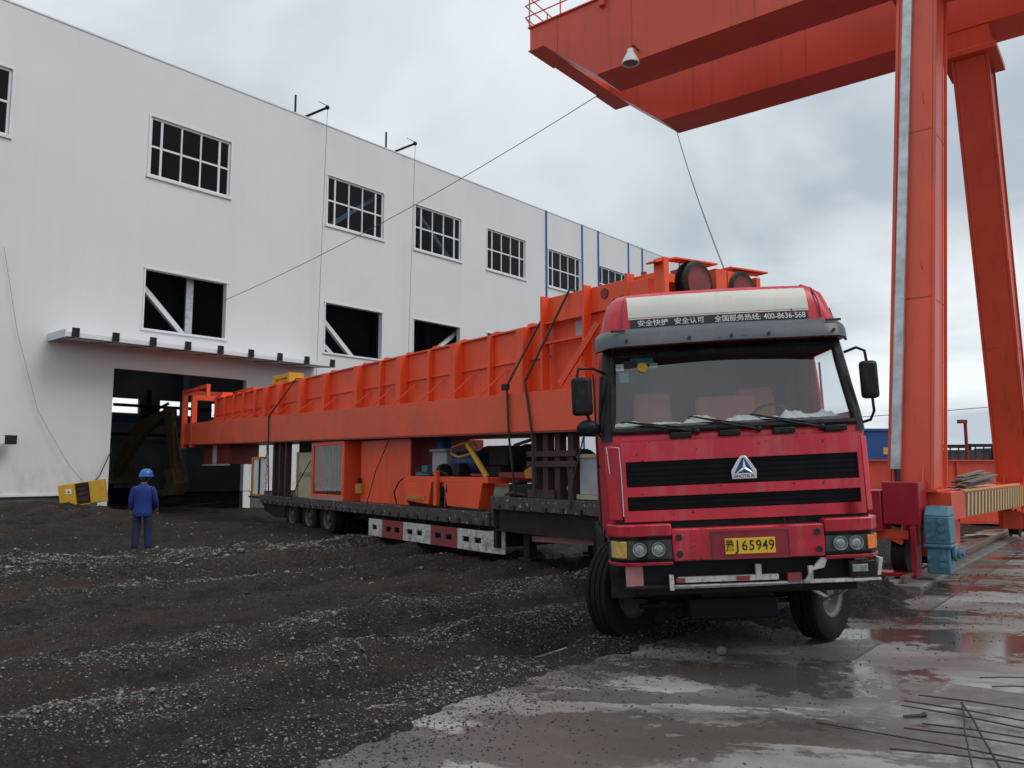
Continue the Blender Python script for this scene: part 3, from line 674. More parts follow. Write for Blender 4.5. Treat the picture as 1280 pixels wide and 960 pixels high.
# ------------------------------------------------------------------ gantry crane
gc = thing('gantry_crane', 'huge red-orange gantry crane with two box girders and inclined legs standing over the apron', 'gantry crane', GY, (14.9, 3.0, 0))
m1a, m1b, m2a, m2b = 16.93, 18.07, 20.42, 21.53
ZB, ZT, ZE = 12.0, 14.02, 13.38
def girder(ma, mb_, name):
    prof = [(-11,ZB),(10.62,ZB),(12.32,ZE),(12.82,ZE),(12.82,ZT),(-11,ZT)]
    g = MB(); web = .03
    # webs set in from the flange edges
    g.prism(prof, 'x', ma, mb_)
    o = g.build(name, 'gantry', gc)
    fl = MB()
    fl.box(ma-.05, mb_+.05, -11, 12.86, ZT+.002, ZT+.04)
    fl.build('top_flange', 'gantry', o)
    b2 = MB().box(ma-.035, mb_+.035, -11, 10.64, ZB-.03, ZB-.002)
    b2.hexa([(ma-.035,10.64,ZB-.03),(mb_+.035,10.64,ZB-.03),(mb_+.035,12.33,ZE-.03),(ma-.035,12.33,ZE-.03)],
            [(ma-.035,10.62,ZB-.002),(mb_+.035,10.62,ZB-.002),(mb_+.035,12.31,ZE-.002),(ma-.035,12.31,ZE-.002)])
    b2.box(ma-.035, mb_+.035, 12.33, 12.86, ZE-.03, ZE-.002)
    b2.build('bottom_flange', 'gantry', o)
    sm = MB()
    for q in (11.9, 9.6, 6.4, 3.1, -.2, -3.5):
        zb = ZB if q < 10.6 else ZB+(q-10.62)*(ZE-ZB)/1.7
        MB().box(ma-.006, ma-.001, q-.015, q+.015, zb+.01, ZT).build('web_seam', mat('weld seam', (.50,.07,.036), .5), o)
    return o
girder(m1a, m1b, 'main_girder'); girder(m2a, m2b, 'main_girder')
MB().box(m1b+.002, m2a-.002, 12.34, 12.80, ZE-.03, ZT-.1).build('end_tie', 'gantry', gc)
MB().box(m2b+.2, m2b+.5, -11, 12.6, ZT-.3, ZT-.05).build('cable_duct', 'gantry', gc)
# handrails along the near girder, round the end
rl = MB(); hr = 1.05
pts = [(m1a-.05, q) for q in [-10+1.45*i for i in range(16)]]+[(m1a-.05,12.8)]
for (mx_, q) in pts: rl.tube([(mx_,q,ZT+.02),(mx_,q,ZT+hr)], .022, 6)
for zz in (.35, .7, hr): rl.tube([(m1a-.05,-11,ZT+zz),(m1a-.05,12.8,ZT+zz),(m1a-.05+.0,12.95,ZT+zz),(m1b+.3,13.05,ZT+zz),(m2b,13.05,ZT+zz)], .018, 6)
for mx_ in (m1b, m2a, m2b): rl.tube([(mx_,13.05,ZT-.3),(mx_,13.05,ZT+hr)], .022, 6)
rl.tube([(m1a-.05,12.95,ZT+.35),(m1a-.05,12.75,ZT+.05)], .018, 6)
rl.build('handrail', 'gantry', gc)
# trailing bracket and floodlight on the near girder
lt = MB().tube([(m1a-.02,9.4,12.22),(m1a-.3,9.4,12.24),(m1a-.42,9.4,12.1)], .025, 6)
lmp = lt.build('floodlight_arm', 'darkred', gc)
MB().lathe([(0,.02),(.07,.02),(.09,-.06),(.21,-.30),(.22,-.36),(.20,-.36),(.08,-.08),(0,-.08)], (m1a-.42,9.4,12.06), (0,0,1), 20).build('lamp_shade', 'white', lmp)
MB().lathe([(0,-.33),(.19,-.33),(.10,-.2),(0,-.2)], (m1a-.42,9.4,12.06), (0,0,1), 16).build('lamp_glass', 'lens', lmp)
MB().box(m1a-.12, m1a-.003, 10.35, 10.5, ZT-.25, ZT-.02).build('rail_bracket', 'gantry', gc)
# legs
def leg(base, top, zt, name='leg'):
    (ma, mb_, ga, gb_), (mc, md, gc_, gd) = base, top
    g = MB().hexa([(ma,ga,1.45),(mb_,ga,1.45),(mb_,gb_,1.45),(ma,gb_,1.45)], [(mc,gc_,zt),(md,gc_,zt),(md,gd,zt),(mc,gd,zt)])
    o = g.build(name, 'gantry', gc, bevel=.012)
    # flange lips along both long edges of the near face
    e = MB()
    for (x0, y0), (x1, y1) in (((ma,gb_+.03),(mc,gd+.03)), ((ma,ga-.03),(mc,gc_-.03)), ((mb_,ga-.03),(md,gc_-.03))):
        e.hexa([(x0-.01,y0-.028,1.45),(x0+.03,y0-.028,1.45),(x0+.03,y0+.028,1.45),(x0-.01,y0+.028,1.45)],
               [(x1-.01,y1-.028,zt),(x1+.03,y1-.028,zt),(x1+.03,y1+.028,zt),(x1-.01,y1+.028,zt)])
    e.build('leg_flange', 'gantry', o)
    MB().box(mc-.22, md+.22, gc_-.25, gd+.25, zt+.002, zt+.14).build('leg_cap', 'gantry', o, bevel=.01)
    MB().box(mc-.10, md+.10, gc_-.12, gd+.12, zt+.142, ZB-.034).build('saddle', 'gantry', o)
    MB().box(ma-.12, mb_+.12, ga-.12, gb_+.12, 1.41, 1.448).build('foot_plate', 'gantry_bright', o)
    for zf in (.33, .66):
        zq = 1.45+(zt-1.45)*zf; L_ = lambda p, q: p+(q-p)*zf
        MB().box(L_(ma,mc)-.006, L_(mb_,md)+.006, L_(ga,gc_)-.006, L_(gb_,gd)+.006, zq, zq+.02).build('leg_weld', mat('weld seam', (.5,.07,.036), .5), o)
        MB().tube([(L_(ma,mc)-.02,L_(ga,gc_)+.12,zq+.5),(L_(ma,mc)-.06,L_(ga,gc_)+.12,zq+.55),(L_(ma,mc)-.06,L_(ga,gc_)+.12,zq+.7),(L_(ma,mc)+.0,L_(ga,gc_)+.12,zq+.75)], .012, 5).build('cable_clip', 'gantry', o)
    return o
l1 = leg((14.6,15.65,2.86,3.46), (17.05,18.05,2.78,3.40), 11.6)
l2 = leg((23.1,24.1,2.36,2.98), (20.5,21.5,2.38,3.02), 11.3)
lc = MB(); lc.hexa([(14.47,3.28,1.78),(14.58,3.28,1.78),(14.58,3.43,1.78),(14.47,3.43,1.78)], [(16.92,3.15,11.5),(17.03,3.15,11.5),(17.03,3.32,11.5),(16.92,3.32,11.5)])
lc.build('cable_tray', 'galv', gc, bevel=.008)
MB().tube([(14.53,3.33,1.8),(14.50,3.33,1.5)], .05).build('cable_tail', 'cable', gc)
for q in (4.2, 6.6, 9.0):
    f_ = (q-1.45)/(11.3-1.45); x = 23.1+f_*(20.5-23.1)
    MB().tube([(x-.05,2.4,q),(x-.12,2.33,q+.05),(x-.12,2.33,q+.3),(x-.05,2.4,q+.35)], .012, 5).build('rung', 'gantry', gc)
for sg in (1, -1):
    x = 14.6 if sg > 0 else 23.1
    for gg0 in (2.95, 3.35) if sg > 0 else (2.45, 2.85):
        MB().prism([(x-.13,1.45),(x-.001,1.45),(x+.06,1.85)], 'y', gg0, gg0+.02).build('gusset', 'gantry_bright', gc)
# lower cross beam with painted stripes
MB().hexa([(14.64,2.57,.965),(25.0,2.40,.88),(25.0,3.2,.88),(14.64,3.4,.965)], [(14.64,2.57,1.405),(25.0,2.40,1.405),(25.0,3.2,1.405),(14.64,3.4,1.405)]).build('lower_beam', 'gantry_bright', gc)
sp_ = MB()
for i in range(21):
    x = 15.85+i*.34
    f0 = lambda xx: 2.57-(xx-14.64)/10.36*.17-.006
    zb = .98-(x-12.9)/12.1*.1+.02
    sp_.add([(x,f0(x),zb),(x+.15,f0(x+.15),zb),(x+.29,f0(x+.29),1.37),(x+.14,f0(x+.14),1.37)], [(0,1,2,3)])
bkp = MB().add([(15.75,f0(15.75)+.003,.97),(23.1,f0(23.1)+.003,.91),(23.1,f0(23.1)+.003,1.38),(15.75,f0(15.75)+.003,1.38)], [(0,1,2,3)])
bkp.build('stripe_ground', mat('brown black stripe paint', (.09,.045,.03), .5), gc)
sp_.build('stripes', 'stripey', gc)
MB().box(15.6, 23.3, 2.52, 2.60, 1.40, 1.43).build('beam_lip', 'stripey', gc)
# bogies
def bogie(mc_, gc0):
    b_ = MB().prism([(mc_-1.0,.75),(mc_-.9,.35),(mc_+.9,.35),(mc_+1.0,.75),(mc_+.7,.975),(mc_-.7,.975)], 'y', gc0-.28, gc0-.20)
    b_.prism([(mc_-1.0,.75),(mc_-.9,.35),(mc_+.9,.35),(mc_+1.0,.75),(mc_+.7,.975),(mc_-.7,.975)], 'y', gc0+.20, gc0+.28)
    b_.box(mc_-1.0, mc_-.9, gc0-.2, gc0+.2, .35, .78)
    o = b_.build('bogie', 'gantry_bright', gc, bevel=.01)
    for s in (-.55, .55):
        MB().lathe([(0,-.11),(.31,-.11),(.31,-.08),(.26,-.07),(.26,.07),(.31,.08),(.31,.11),(0,.11)], (mc_+s,gc0,.45), (0,1,0), 32).build('bogie_wheel', 'darksteel', o)
bogie(15.75, 3.10); bogie(23.6, 2.7)
MB().box(13.95, 14.62, 2.90, 3.45, .90, 1.58).build('drive_cover', 'crimson', gc, bevel=.015)
MB().box(13.9, 14.5, 3.46, 3.72, .78, 1.44).build('switch_box', 'crimson', gc, bevel=.012)
MB().box(13.95, 14.3, 2.98, 3.06, .12, .895).box(13.95,14.3,3.06,3.75,.08,.14).box(13.95,14.05,3.68,3.76,.12,.78).box(13.95,14.3,2.98,3.06,.08,.12).build('wheel_guard', 'crimson', gc, bevel=.006)
MB().box(14.05,14.3,3.1,3.62,.66,.82).bar((14.1,3.6,.8),(14.1,3.2,.6),.08,.08).build('guard_bracket', 'gantry_bright', gc, bevel=.01)
MB().lathe([(0,-.11),(.30,-.11),(.30,.11),(0,.11)], (14.45,3.3,.40), (0,1,0), 28).build('bogie_wheel', 'darksteel', gc)
gb2 = MB().box(14.0, 14.45, 2.50, 2.87, .62, 1.05)
gb2.hexa([(14.0,2.50,1.05),(14.45,2.50,1.05),(14.45,2.87,1.05),(14.0,2.87,1.05)], [(14.12,2.52,1.20),(14.45,2.52,1.20),(14.45,2.85,1.20),(14.12,2.85,1.20)])
gb2.box(13.98, 14.47, 2.48, 2.89, .56, .62).box(14.02, 14.43, 2.52, 2.85, .16, .56)
g0 = gb2.build('gearbox', 'teal', gc, bevel=.02)
bt = MB()
for zz in (.30, .42, .74, .86, .98):
    bt.lathe([(0,-.03),(.045,-.03),(.045,0),(.03,.0)], (13.97,2.62,zz), (1,0,0), 10)
    bt.lathe([(0,-.03),(.03,-.03),(.03,0)], (13.97,2.8,zz), (1,0,0), 8)
bt.build('gear_bolts', 'teal', g0)
MB().lathe([(0,0),(.12,0),(.12,.04),(.08,.06),(.08,.10),(.04,.11),(.04,.15),(0,.15)], (14.2,2.50,.48), (0,-1,0), 16).build('shaft_end', 'teal', g0)
# planks dumped on the lower beam
for k in range(9):
    r_ = random.Random(k+50)
    x0 = 15.7+r_.uniform(0,.9)+.2*k*.5; L_ = r_.uniform(2.4,4.4); z0 = 1.45+.045*(k % 5)
    y0 = 2.62+r_.uniform(0,.35); y1 = y0+r_.uniform(-.15,.2); zz = .05*r_.uniform(-1,2.4)
    solo(MB().bar((x0,y0,z0),(x0+L_,y1,z0+max(zz,.0)), .13, .03), 'plank', 'wood', 'weathered plank in the loose heap on top of the striped beam', 'plank', GY, (x0,y0,z0), 'planks heaped on the striped beam')
# rail on its kerb
o = MB().box(13.3, 60, 2.80, 3.36, -.2, .05).build('rail_kerb', 'kerb', bevel=.015); o.matrix_world = GY.M; tag(o, kind='structure')
solo(MB().box(13.4, 60, 3.01, 3.13, .052, .07).box(13.4,60,3.055,3.085,.07,.13).box(13.4,60,3.035,3.105,.13,.155), 'crane_rail', 'railsteel', 'steel crane rail on its concrete kerb beneath the gantry wheels', 'rail', GY, (13.4,3.07,.05))

# ------------------------------------------------------------------ things behind the gantry
F2 = Frame((9.3, 24.0, 0), R(6))
th = thing('stored_girder', 'long orange box girder lying on the ground behind the gantry legs', 'girder', F2)
MB().box(0, 15, 0, 1.2, .18, 2.0).build('box_web', 'gantry_bright', th, bevel=.01)
MB().box(-.05, 15.05, -.08, 1.28, 2.003, 2.05).box(-.05,15.05,-.08,1.28,.13,.177).build('flange', 'gantry_bright', th)
sm = MB()
for i in range(9): sm.box(.8+i*1.7, .83+i*1.7, -.06, -.002, .18, 2.0)
sm.build('stiffener', 'gantry_bright', th)
for x in (1.5, 6.5, 12.5): MB().box(x, x+.3, -.2, 1.4, -.15, .128).build('sleeper', 'wood', th)
F3 = Frame((11.2, 30.4, -.1), R(4))
th = thing('site_cabin', 'blue site cabin beside the truck mirror with a small yellow notice', 'site cabin', F3)
MB().box(0, 4.6, 0, 2.4, 2.05, 3.3).build('upper_panel', 'cabin_blue', th, bevel=.01)
MB().box(.01, 4.59, .01, 2.39, 0, 2.048).build('lower_panel', 'greybox', th)
MB().box(-.06, 4.66, -.06, 2.46, 3.302, 3.40).build('roof', 'cabin_blue', th, bevel=.01)
MB().box(2.95, 3.3, -.02, -.003, 2.42, 2.68).build('notice', 'stripey', th)
MB().box(.5, 1.5, -.02, -.003, 2.25, 3.0).build('window', 'wglass', th); MB().box(1.9,2.7,-.02,-.003,.1,2.0).build('door', 'greybox', th)
F4 = Frame((15.65, 30.2, -.1), R(3))
for k, (x0, x1, z0, z1) in enumerate(((0,2.6,1.45,2.78),(2.65,5.2,1.45,2.86),(0.1,2.6,.0,1.42),(2.7,5.2,.0,1.42))):
    lb = ('upper dark steel cage left of its neighbour behind the stored girder','upper dark steel cage right of its neighbour behind the stored girder','dark steel cage under the left upper one','dark steel cage under the right upper one')[k]
    th = thing('steel_cage', lb, 'steel cage', F4, (x0,0,z0), 'stacked dark steel cages')
    c_ = MB()
    for x in (x0, x1-.08):
        for y in (0, 1.6): c_.box(x, x+.08, y, y+.08, z0, z1)
    for z in (z0, (z0+z1)/2, z1-.09): c_.box(x0+.001, x1-.001, -.01, .08, z, z+.088).box(x0+.001,x1-.001,1.6,1.69,z,z+.088)
    c_.build('frame', 'darksteel', th)
    MB().box(x0+.1, x1-.1, .15, 1.5, z0+.1, z1-.2).build('cage_load', mat('grey packed load', (.10,.105,.11), .7, var=.5, scale=6), th)
    c2 = MB()
    for i in range(7): c2.box(x0+.2+i*(x1-x0-.3)/7, x0+.24+i*(x1-x0-.3)/7, .0, .03, z0+.09, z1-.09)
    c2.build('mesh_bars', 'rust', th)
th = thing('lamp_post', 'slim red post with a stub arm rising in front of the dark cages', 'post', WORLD, (15.3,27.0,-.1))
MB().tube([(15.3,27.0,-.1),(15.3,27.0,3.35)], .055).build('post', 'darkred', th); MB().box(15.08,15.32,26.9,27.1,3.3,3.42).build('lamp_head', 'darkred', th)
th = thing('guard_rail', 'small grey guard rail standing by the near gantry leg background', 'railing', WORLD, (13.9,29,-.1))
g_ = MB()
for x in (13.9, 14.2, 14.5, 14.8, 15.1): g_.tube([(x,29,-.1),(x,29,2.5)], .02, 6)
g_.tube([(13.9,29,2.5),(15.1,29,2.5)], .025, 6).tube([(13.9,29,2.2),(15.1,29,2.2)], .02, 6)
g_.build('rails', 'greybox', th)

# ------------------------------------------------------------------ wheels
def wheel(c, parent, rad=.53, wd=.30, steer=0.0, out=1, dual=False, axis=None, mt='rubber'):
    ax = Vector(axis) if axis else Vector((math.cos(steer)*1.0, math.sin(steer), 0))
    h = wd/2; r = rad
    prof = [(r*.55,-h*.80),(r*.62,-h*.95),(r*.80,-h*1.0),(r*.94,-h*.92),(r*.99,-h*.80)]
    xs_ = [-.80,-.50,-.46,-.42,-.38,-.05,-.02,.02,.05,.38,.42,.46,.50,.80]
    for i, u in enumerate(xs_[1:-1]):
        prof.append((r*(.965 if i in (1,2,5,6,9,10) else 1.0), h*u))
    prof += [(r*.99,h*.80),(r*.94,h*.92),(r*.80,h*1.0),(r*.62,h*.95),(r*.55,h*.80)]
    w_ = MB().lathe(prof, c, ax, 56, closed=True)
    o = w_.build('wheel', mt, parent)
    rim = MB(); R0 = r*.55; s = out
    rim.lathe([(R0*1.03,h*.84*s),(R0*1.0,h*.78*s),(R0*.88,h*.66*s),(R0*.84,h*.10*s),(R0*.55,h*.02*s),(R0*.50,h*.25*s),(R0*.36,h*.30*s),(R0*.34,h*.72*s),(R0*.2,h*.80*s),(0,h*.82*s)], c, ax, 28)
    rim.lathe([(R0*1.03,-h*.84*s),(R0*.9,-h*.6*s),(R0*.5,-h*.5*s),(0,-h*.5*s)], c, ax, 28)
    a1 = ax.cross(Vector((0,0,1))).normalized(); b1 = Vector((0,0,1))
    for k in range(10):
        th_ = 2*math.pi*k/10; p = Vector(c)+ (a1*math.cos(th_)+b1*math.sin(th_))*R0*.44
        rim.lathe([(0,h*.36*s),(.016,h*.36*s),(.018,h*.24*s)], p, ax, 6)
    rim.build('rim', mat('dusty grey rim', (.085,.08,.08), .5, var=.3, dirt=(.04,.035,.03), dirt_amt=.4, scale=9), o)
    return o

# ------------------------------------------------------------------ semi trailer
tr = thing('semi_trailer', 'muddy stepped flatbed semi-trailer with red and white side guard under the orange load', 'trailer', TR, (0,1.25,0))
# deck
MB().box(-5.6, 7.1, .06, 2.44, .86, .945).build('deck', 'deck', tr, bevel=.01)
MB().box(7.12, 11.7, .06, 2.44, 1.14, 1.255).build('gooseneck', 'deck', tr, bevel=.01)
MB().box(7.102, 7.20, .06, 2.44, .70, 1.138).build('step_plate', 'deck', tr)
for y0 in (0, 2.45):
    MB().box(-5.6, 7.12, y0, y0+.055, .70, .955).build('side_rail', 'deck', tr, bevel=.008)
    MB().box(7.18, 11.7, y0, y0+.055, 1.03, 1.265).build('side_rail', 'deck', tr, bevel=.008)
hk = MB(); r_ = random.Random(5)
for i in range(30):
    s_ = -5.3+i*.42
    if s_ < 7: hk.box(s_, s_+.09, -.035, -.002, .70+r_.uniform(0,.03), .80)
for i in range(9): hk.box(7.4+i*.46, 7.5+i*.46, -.035, -.002, 1.03, 1.12)
hk.build('lashing_hooks', 'rust', tr)
for y0 in (.62, 1.72):
    MB().prism([(-5.4,.50),(5.8,.42),(7.0,.62),(7.35,.80),(11.6,.86),(11.6,1.135),(7.12,1.135),(7.05,.855),(-5.4,.855)], 'y', y0, y0+.16).build('chassis_beam', 'darksteel', tr)
for s_ in (-4.5,-2.2,-.9,.6,2,3.4,4.8,6.2): MB().box(s_, s_+.08, .1, .615, .66, .855).box(s_, s_+.08, .785,1.715,.5,.8).box(s_,s_+.08,1.885,2.4,.66,.855).build('cross_member', 'darksteel', tr)
MB().box(7.2, 11.0, .10, 2.4, .62, .66).box(7.3,10.6,.12,.15,.661,1.02).box(7.15,7.25,.1,2.4,.3,.7).build('gooseneck_pan_and_shade', 'darksteel', tr)  # pan, plus a dark plate added as shade in the hollow below
# side guard, red and white bands, slotted
for y0 in (.02,):
    segs = [(2.05,2.75,'w'),(2.75,3.75,'r'),(3.75,4.95,'w'),(4.95,6.0,'r'),(6.0,7.0,'w')]
    for a, c, k in segs:
        g_ = wall_with_holes(a+.004, c-.004, .20, .60, [(a+.18+j*.42, a+.42+j*.42, .35, .46) for j in range(int((c-a-.25)/.42)+1) if a+.42+j*.42 < c-.03], y0, y0+.03)
        g_.build('side_guard', 'whiteworn' if k == 'w' else 'redworn', tr, weld=True, smooth=0)
    MB().hexa([(7.0,.02,.20),(7.3,.25,.17),(7.3,.28,.17),(7.0,.05,.20)], [(7.0,.02,.60),(7.3,.25,.62),(7.3,.28,.62),(7.0,.05,.60)]).build('side_guard', 'whiteworn', tr)
    for s_ in (2.3, 3.5, 4.6, 5.7, 6.7): MB().box(s_, s_+.05, .052, .10, .22, .70).build('guard_bracket', 'darksteel', tr)
# landing legs
for y0 in (.35, 1.95):
    MB().box(7.75, 7.93, y0, y0+.18, .16, .84).box(7.66,8.02,y0-.06,y0+.24,.10,.158).build('landing_leg', 'darksteel', tr, bevel=.01)
MB().bar((7.84,.45,.5),(9.6,.5,.55), .08, .10).build('leg_brace', 'pinkish', tr)
for s_ in (-3.0, -1.75, -.5):
    MB().tube([(s_,.1,.47),(s_,2.4,.47)], .07, 10).build('axle', 'darksteel', tr)
    for yy, oo in ((.20,-1),(.54,-1),(1.96,1),(2.30,1)):
        wheel((s_,yy,.47), tr, .49, .28, axis=(0,1,0), out=oo)
MB().prism([(-5.9,.95),(-5.6,.95),(-5.3,.45),(-5.5,.42)], 'y', .15, 2.35).box(-5.95,-5.6,.2,.7,.62,.85).box(-5.95,-5.6,1.8,2.3,.62,.85).build('rear_bumper', 'darksteel', tr, bevel=.03)
MB().prism([(-5.5,.50),(-4.6,.30),(-3.7,.32),(-3.7,.70),(-5.5,.70)], 'y', .12, .6).build('tool_box', 'darksteel', tr, bevel=.02)
# dark stake posts standing on the deck
for k, s_ in enumerate((-4.85,-4.35,-3.85)):
    th = solo(MB().box(s_, s_+.14, .12, .30, .948, 2.6), 'stake_post', 'rust', ('brown steel stake nearest the trailer tail','middle one of the brown stakes near the trailer tail','brown stake beside the pale plywood sheet')[k], 'stake', TR, (s_,.2,.95), 'stakes near the tail', bevel=.01)
solo(MB().box(-4.8, -3.3, .95, 1.05, .948, 2.62), 'steel_sheet', 'darksteel', 'dark upright steel sheet behind the brown stakes', 'sheet', TR, (-4,1,.95))

# ------------------------------------------------------------------ load: crane girder
zb = lambda s: 2.565-.0131*(s)          # underside height along the girder
zt = lambda s: 4.50 if s < 8.4 else 4.92
bm_ = thing('crane_girder', 'long orange bridge crane girder lashed on the trailer and reaching into the shed door', 'crane girder', TR, (0,.9,2.5))
S0, S1 = -14.9, 11.9
def hexs(s0, s1, y0, y1, za, zb_):      # box following two height functions
    return MB().hexa([(s0,y0,za(s0)),(s1,y0,za(s1)),(s1,y1,za(s1)),(s0,y1,za(s0))], [(s0,y0,zb_(s0)),(s1,y0,zb_(s1)),(s1,y1,zb_(s1)),(s0,y1,zb_(s0))])
hb = lambda s: zb(s)+.78+(.0 if s > 0 else -.006*s)-.10*max(0, s-8.5)/3
hexs(S0, 11.35, 0, .035, zb, hb).build('side_band', 'orange_band', bm_, bevel=.004)
hexs(S0, 11.35, .036, .5, zb, lambda s: zb(s)+.03).build('bottom_plate', 'orange_band', bm_)
hexs(S0, 11.35, -.02, 1.95, lambda s: zb(s)-.035, lambda s: zb(s)-.004).build('base_flange', 'darkred', bm_)
hexs(S0+2.4, 11.2, .50, 1.75, lambda s: zb(s)+.032, lambda s: 4.46).build('box_web', 'orange', bm_)
hexs(S0+2.4, 8.45, .44, 1.82, lambda s: 4.463, lambda s: 4.50).build('top_flange', 'orange', bm_, bevel=.004)
hexs(S0+2.4, 8.4, .455, .498, lambda s: 3.84, lambda s: 3.875).build('stringer', 'orange', bm_)
ribs = [-12.1,-11.0,-9.9,-8.8,-7.55,-6.34,-5.1,-3.25,-1.5,.57,1.76,2.92,4.15,5.33,6.55,7.72]
wide = {-6.34,-5.1,-3.25,-1.5,.57,2.92,5.33,7.72}
for s_ in ribs:
    w_ = .11 if s_ in wide else .045; d_ = .22 if s_ in wide else .12
    MB().box(s_-w_, s_+w_, .5-d_, .499, zb(s_)+.035, 4.455).build('rib', 'orange', bm_, bevel=.004)
    MB().box(s_-.09, s_+.09, .55, .85, 4.503, 4.57).build('clip', 'orange', bm_)
for i in range(len(ribs)-1):
    a = ribs[i]; c = ribs[i+1]
    MB().bar((a+.12,.06,hb(a)-.05),(a+.12+min(.42,(c-a)*.4),.47,3.74), .035, .035).build('strut', 'orange', bm_)
# cross tie end frame
def portal(s_, y0, y1, z0, z1, th_):
    m = MB().box(s_, s_+th_, y0, y0+th_, z0, z1-th_).box(s_, s_+th_, y1-th_, y1, z0, z1-th_).box(s_, s_+th_, y0, y1, z1-th_, z1)
    return m
portal(-15.0, -.12, 1.9, 2.6, 5.0, .20).build('end_frame', 'orange', bm_, bevel=.008)
portal(-13.9, -.04, 1.9, 2.62, 4.72, .20).build('end_frame', 'orange', bm_, bevel=.008)
MB().box(-14.8, -11.6, -.08, .06, 4.86, 4.99).box(-14.8,-11.6,1.7,1.85,4.86,4.99).box(-11.7,-11.6,-.08,.05,4.5,4.859).build('end_rail', 'orange', bm_, bevel=.006)
MB().box(-12.5, -11.7, .5, 1.7, 4.505, 4.60).box(-12.3,-11.9,.6,1.0,4.60,4.74).build('top_equipment', 'orange', bm_, bevel=.01)
# under-slung dark red box at the tail
ub = MB().box(-13.9, -10.7, .55, 1.7, 1.95, 2.70).build('tail_box', 'darkred', bm_, bevel=.01)
MB().box(-12.6, -12.1, .52, .548, 1.97, 2.68).box(-14.0,-10.65,.5,.6,1.90,1.948).build('tail_box_trim', 'whiteworn', ub)
# raised front end: plates, window, wheels
hexs(8.42, 11.2, .42, 1.85, lambda s: 4.465, lambda s: 4.93-.015*(s-8.4)).build('raised_box', 'orange', bm_, bevel=.006)
for s_ in (8.40, 9.55, 10.6): MB().box(s_, s_+.06, .25, .419, 3.2, 4.94).build('rib', 'orange', bm_)
MB().box(8.47, 9.54, .30, .419, 4.05, 4.09).box(8.47,9.54,.30,.419,4.42,4.45).build('ledge', 'orange', bm_)
MB().box(9.15, 9.5, .455, .499, 4.12, 4.40).build('inspection_opening', 'greybox', bm_)
MB().bar((9.2,.05,3.25),(9.85,.35,4.25), .06, .10).build('strut', 'orange', bm_)
MB().box(11.21, 11.6, -.25, 2.15, 3.4, 4.62).build('end_carriage', 'orange', bm_, bevel=.01)
for y0 in (.46, 1.52):
    w_ = MB().lathe([(.05,-.08),(.05,-.10),(.31,-.10),(.34,-.08),(.34,-.06),(.28,-.05),(.28,.05),(.34,.06),(.34,.08),(.31,.10),(.0,.10)], (11.86,y0,4.56), (1,0,0), 36).build('rail_wheel', 'black', bm_)
    MB().lathe([(0,.112),(.09,.118),(.15,.106),(.22,.102),(.25,.112),(.255,.10)], (11.86,y0,4.56), (1,0,0), 28).build('wheel_hub', 'darkred', w_)
for (y0, y1) in ((-.26,-.16),(.90,1.15),(1.18,1.40),(1.9,2.0)):
    MB().box(11.72, 11.93, y0, y1, 4.2, 4.86).build('wheel_bracket', 'orange', bm_, bevel=.008)
MB().bar((11.8,-.4,4.77),(11.8,.02,4.89), .2, .03).bar((11.8,.02,4.89),(11.8,.98,4.94), .2, .03).bar((11.8,1.3,4.94),(11.8,2.25,4.99), .2, .03).bar((11.8,1.55,4.90),(11.8,2.1,4.95),.04,.05).build('wheel_cover', 'orange', bm_, bevel=.004)
MB().box(11.0,11.3,.9,1.5,4.94,5.0).lathe([(0,0),(.05,0),(.05,.1),(0,.1)], (10.6,.7,4.93),(0,0,1),10).lathe([(0,-.02),(.09,-.02),(.09,.0),(0,0)],(9.95,.42,4.75),(0,1,0),14).build('fitting', 'darkred', bm_)
# yellow hoist on top
th = thing('hoist_unit', 'small yellow hoist frame standing on top of the orange girder', 'hoist', TR, (-5.7,.9,4.5))
MB().box(-6.4,-6.25,.6,1.1,4.5,4.85).box(-5.1,-4.95,.6,1.1,4.5,4.85).box(-6.25,-5.1,.65,.75,4.72,4.85).box(-6.25,-5.1,.95,1.05,4.72,4.85).box(-6.0,-5.4,.7,1.0,4.5,4.7).build('frame', 'yellow', th, bevel=.01)
MB().lathe([(0,-.2),(.12,-.2),(.12,.2),(0,.2)], (-5.7,.85,4.74), (1,0,0), 14).build('drum', 'ochre', th)

# lashings over the girder
def strap(name, label, pts, r=.022): solo(MB().tube([TR(*p) for p in pts], r, 6), name, 'cable', label, 'strap')
strap('lashing_rope', 'dark lashing running over the raised front of the orange girder', [(9.3,1.9,4.6),(9.1,1.5,4.99),(9.05,.40,4.97),(8.3,-.03,3.36),(8.52,-.04,2.40),(8.6,-.03,1.3)])
strap('lashing_rope', 'dark lashing that crosses the girder at its step and drops behind the trolley', [(8.4,1.9,4.3),(8.3,1.7,4.54),(8.25,.40,4.55),(7.75,-.03,3.33),(7.82,-.04,2.42),(7.9,.05,1.3)])
strap('lashing_rope', 'dark lashing near the shed door over the rear of the girder', [(-3.4,1.9,4.3),(-3.5,1.7,4.54),(-3.8,.40,4.53),(-4.9,-.03,3.40),(-4.85,-.04,2.55),(-4.7,-.03,1.0)])
ratchet = MB().box(7.66,7.86,-.10,-.045,3.24,3.36); solo(ratchet, 'ratchet_buckle', 'black', 'black ratchet buckle on the upper edge of the girder band', 'buckle', TR, (7.7,-.06,3.3), bevel=.01)
chain = MB(); r_ = random.Random(3)
for i in range(24):
    z = 2.5-i*.065; c = TR(-5.05+.03*r_.uniform(-1,1), .0, z); a = i*1.57
    u = Vector((math.cos(a), math.sin(a), 0)); pts_ = [c+u*.02*math.cos(q)+Vector((0,0,.045*math.sin(q))) for q in [k*math.pi/4 for k in range(8)]]
    chain.tube(pts_, .009, 5, closed=True)
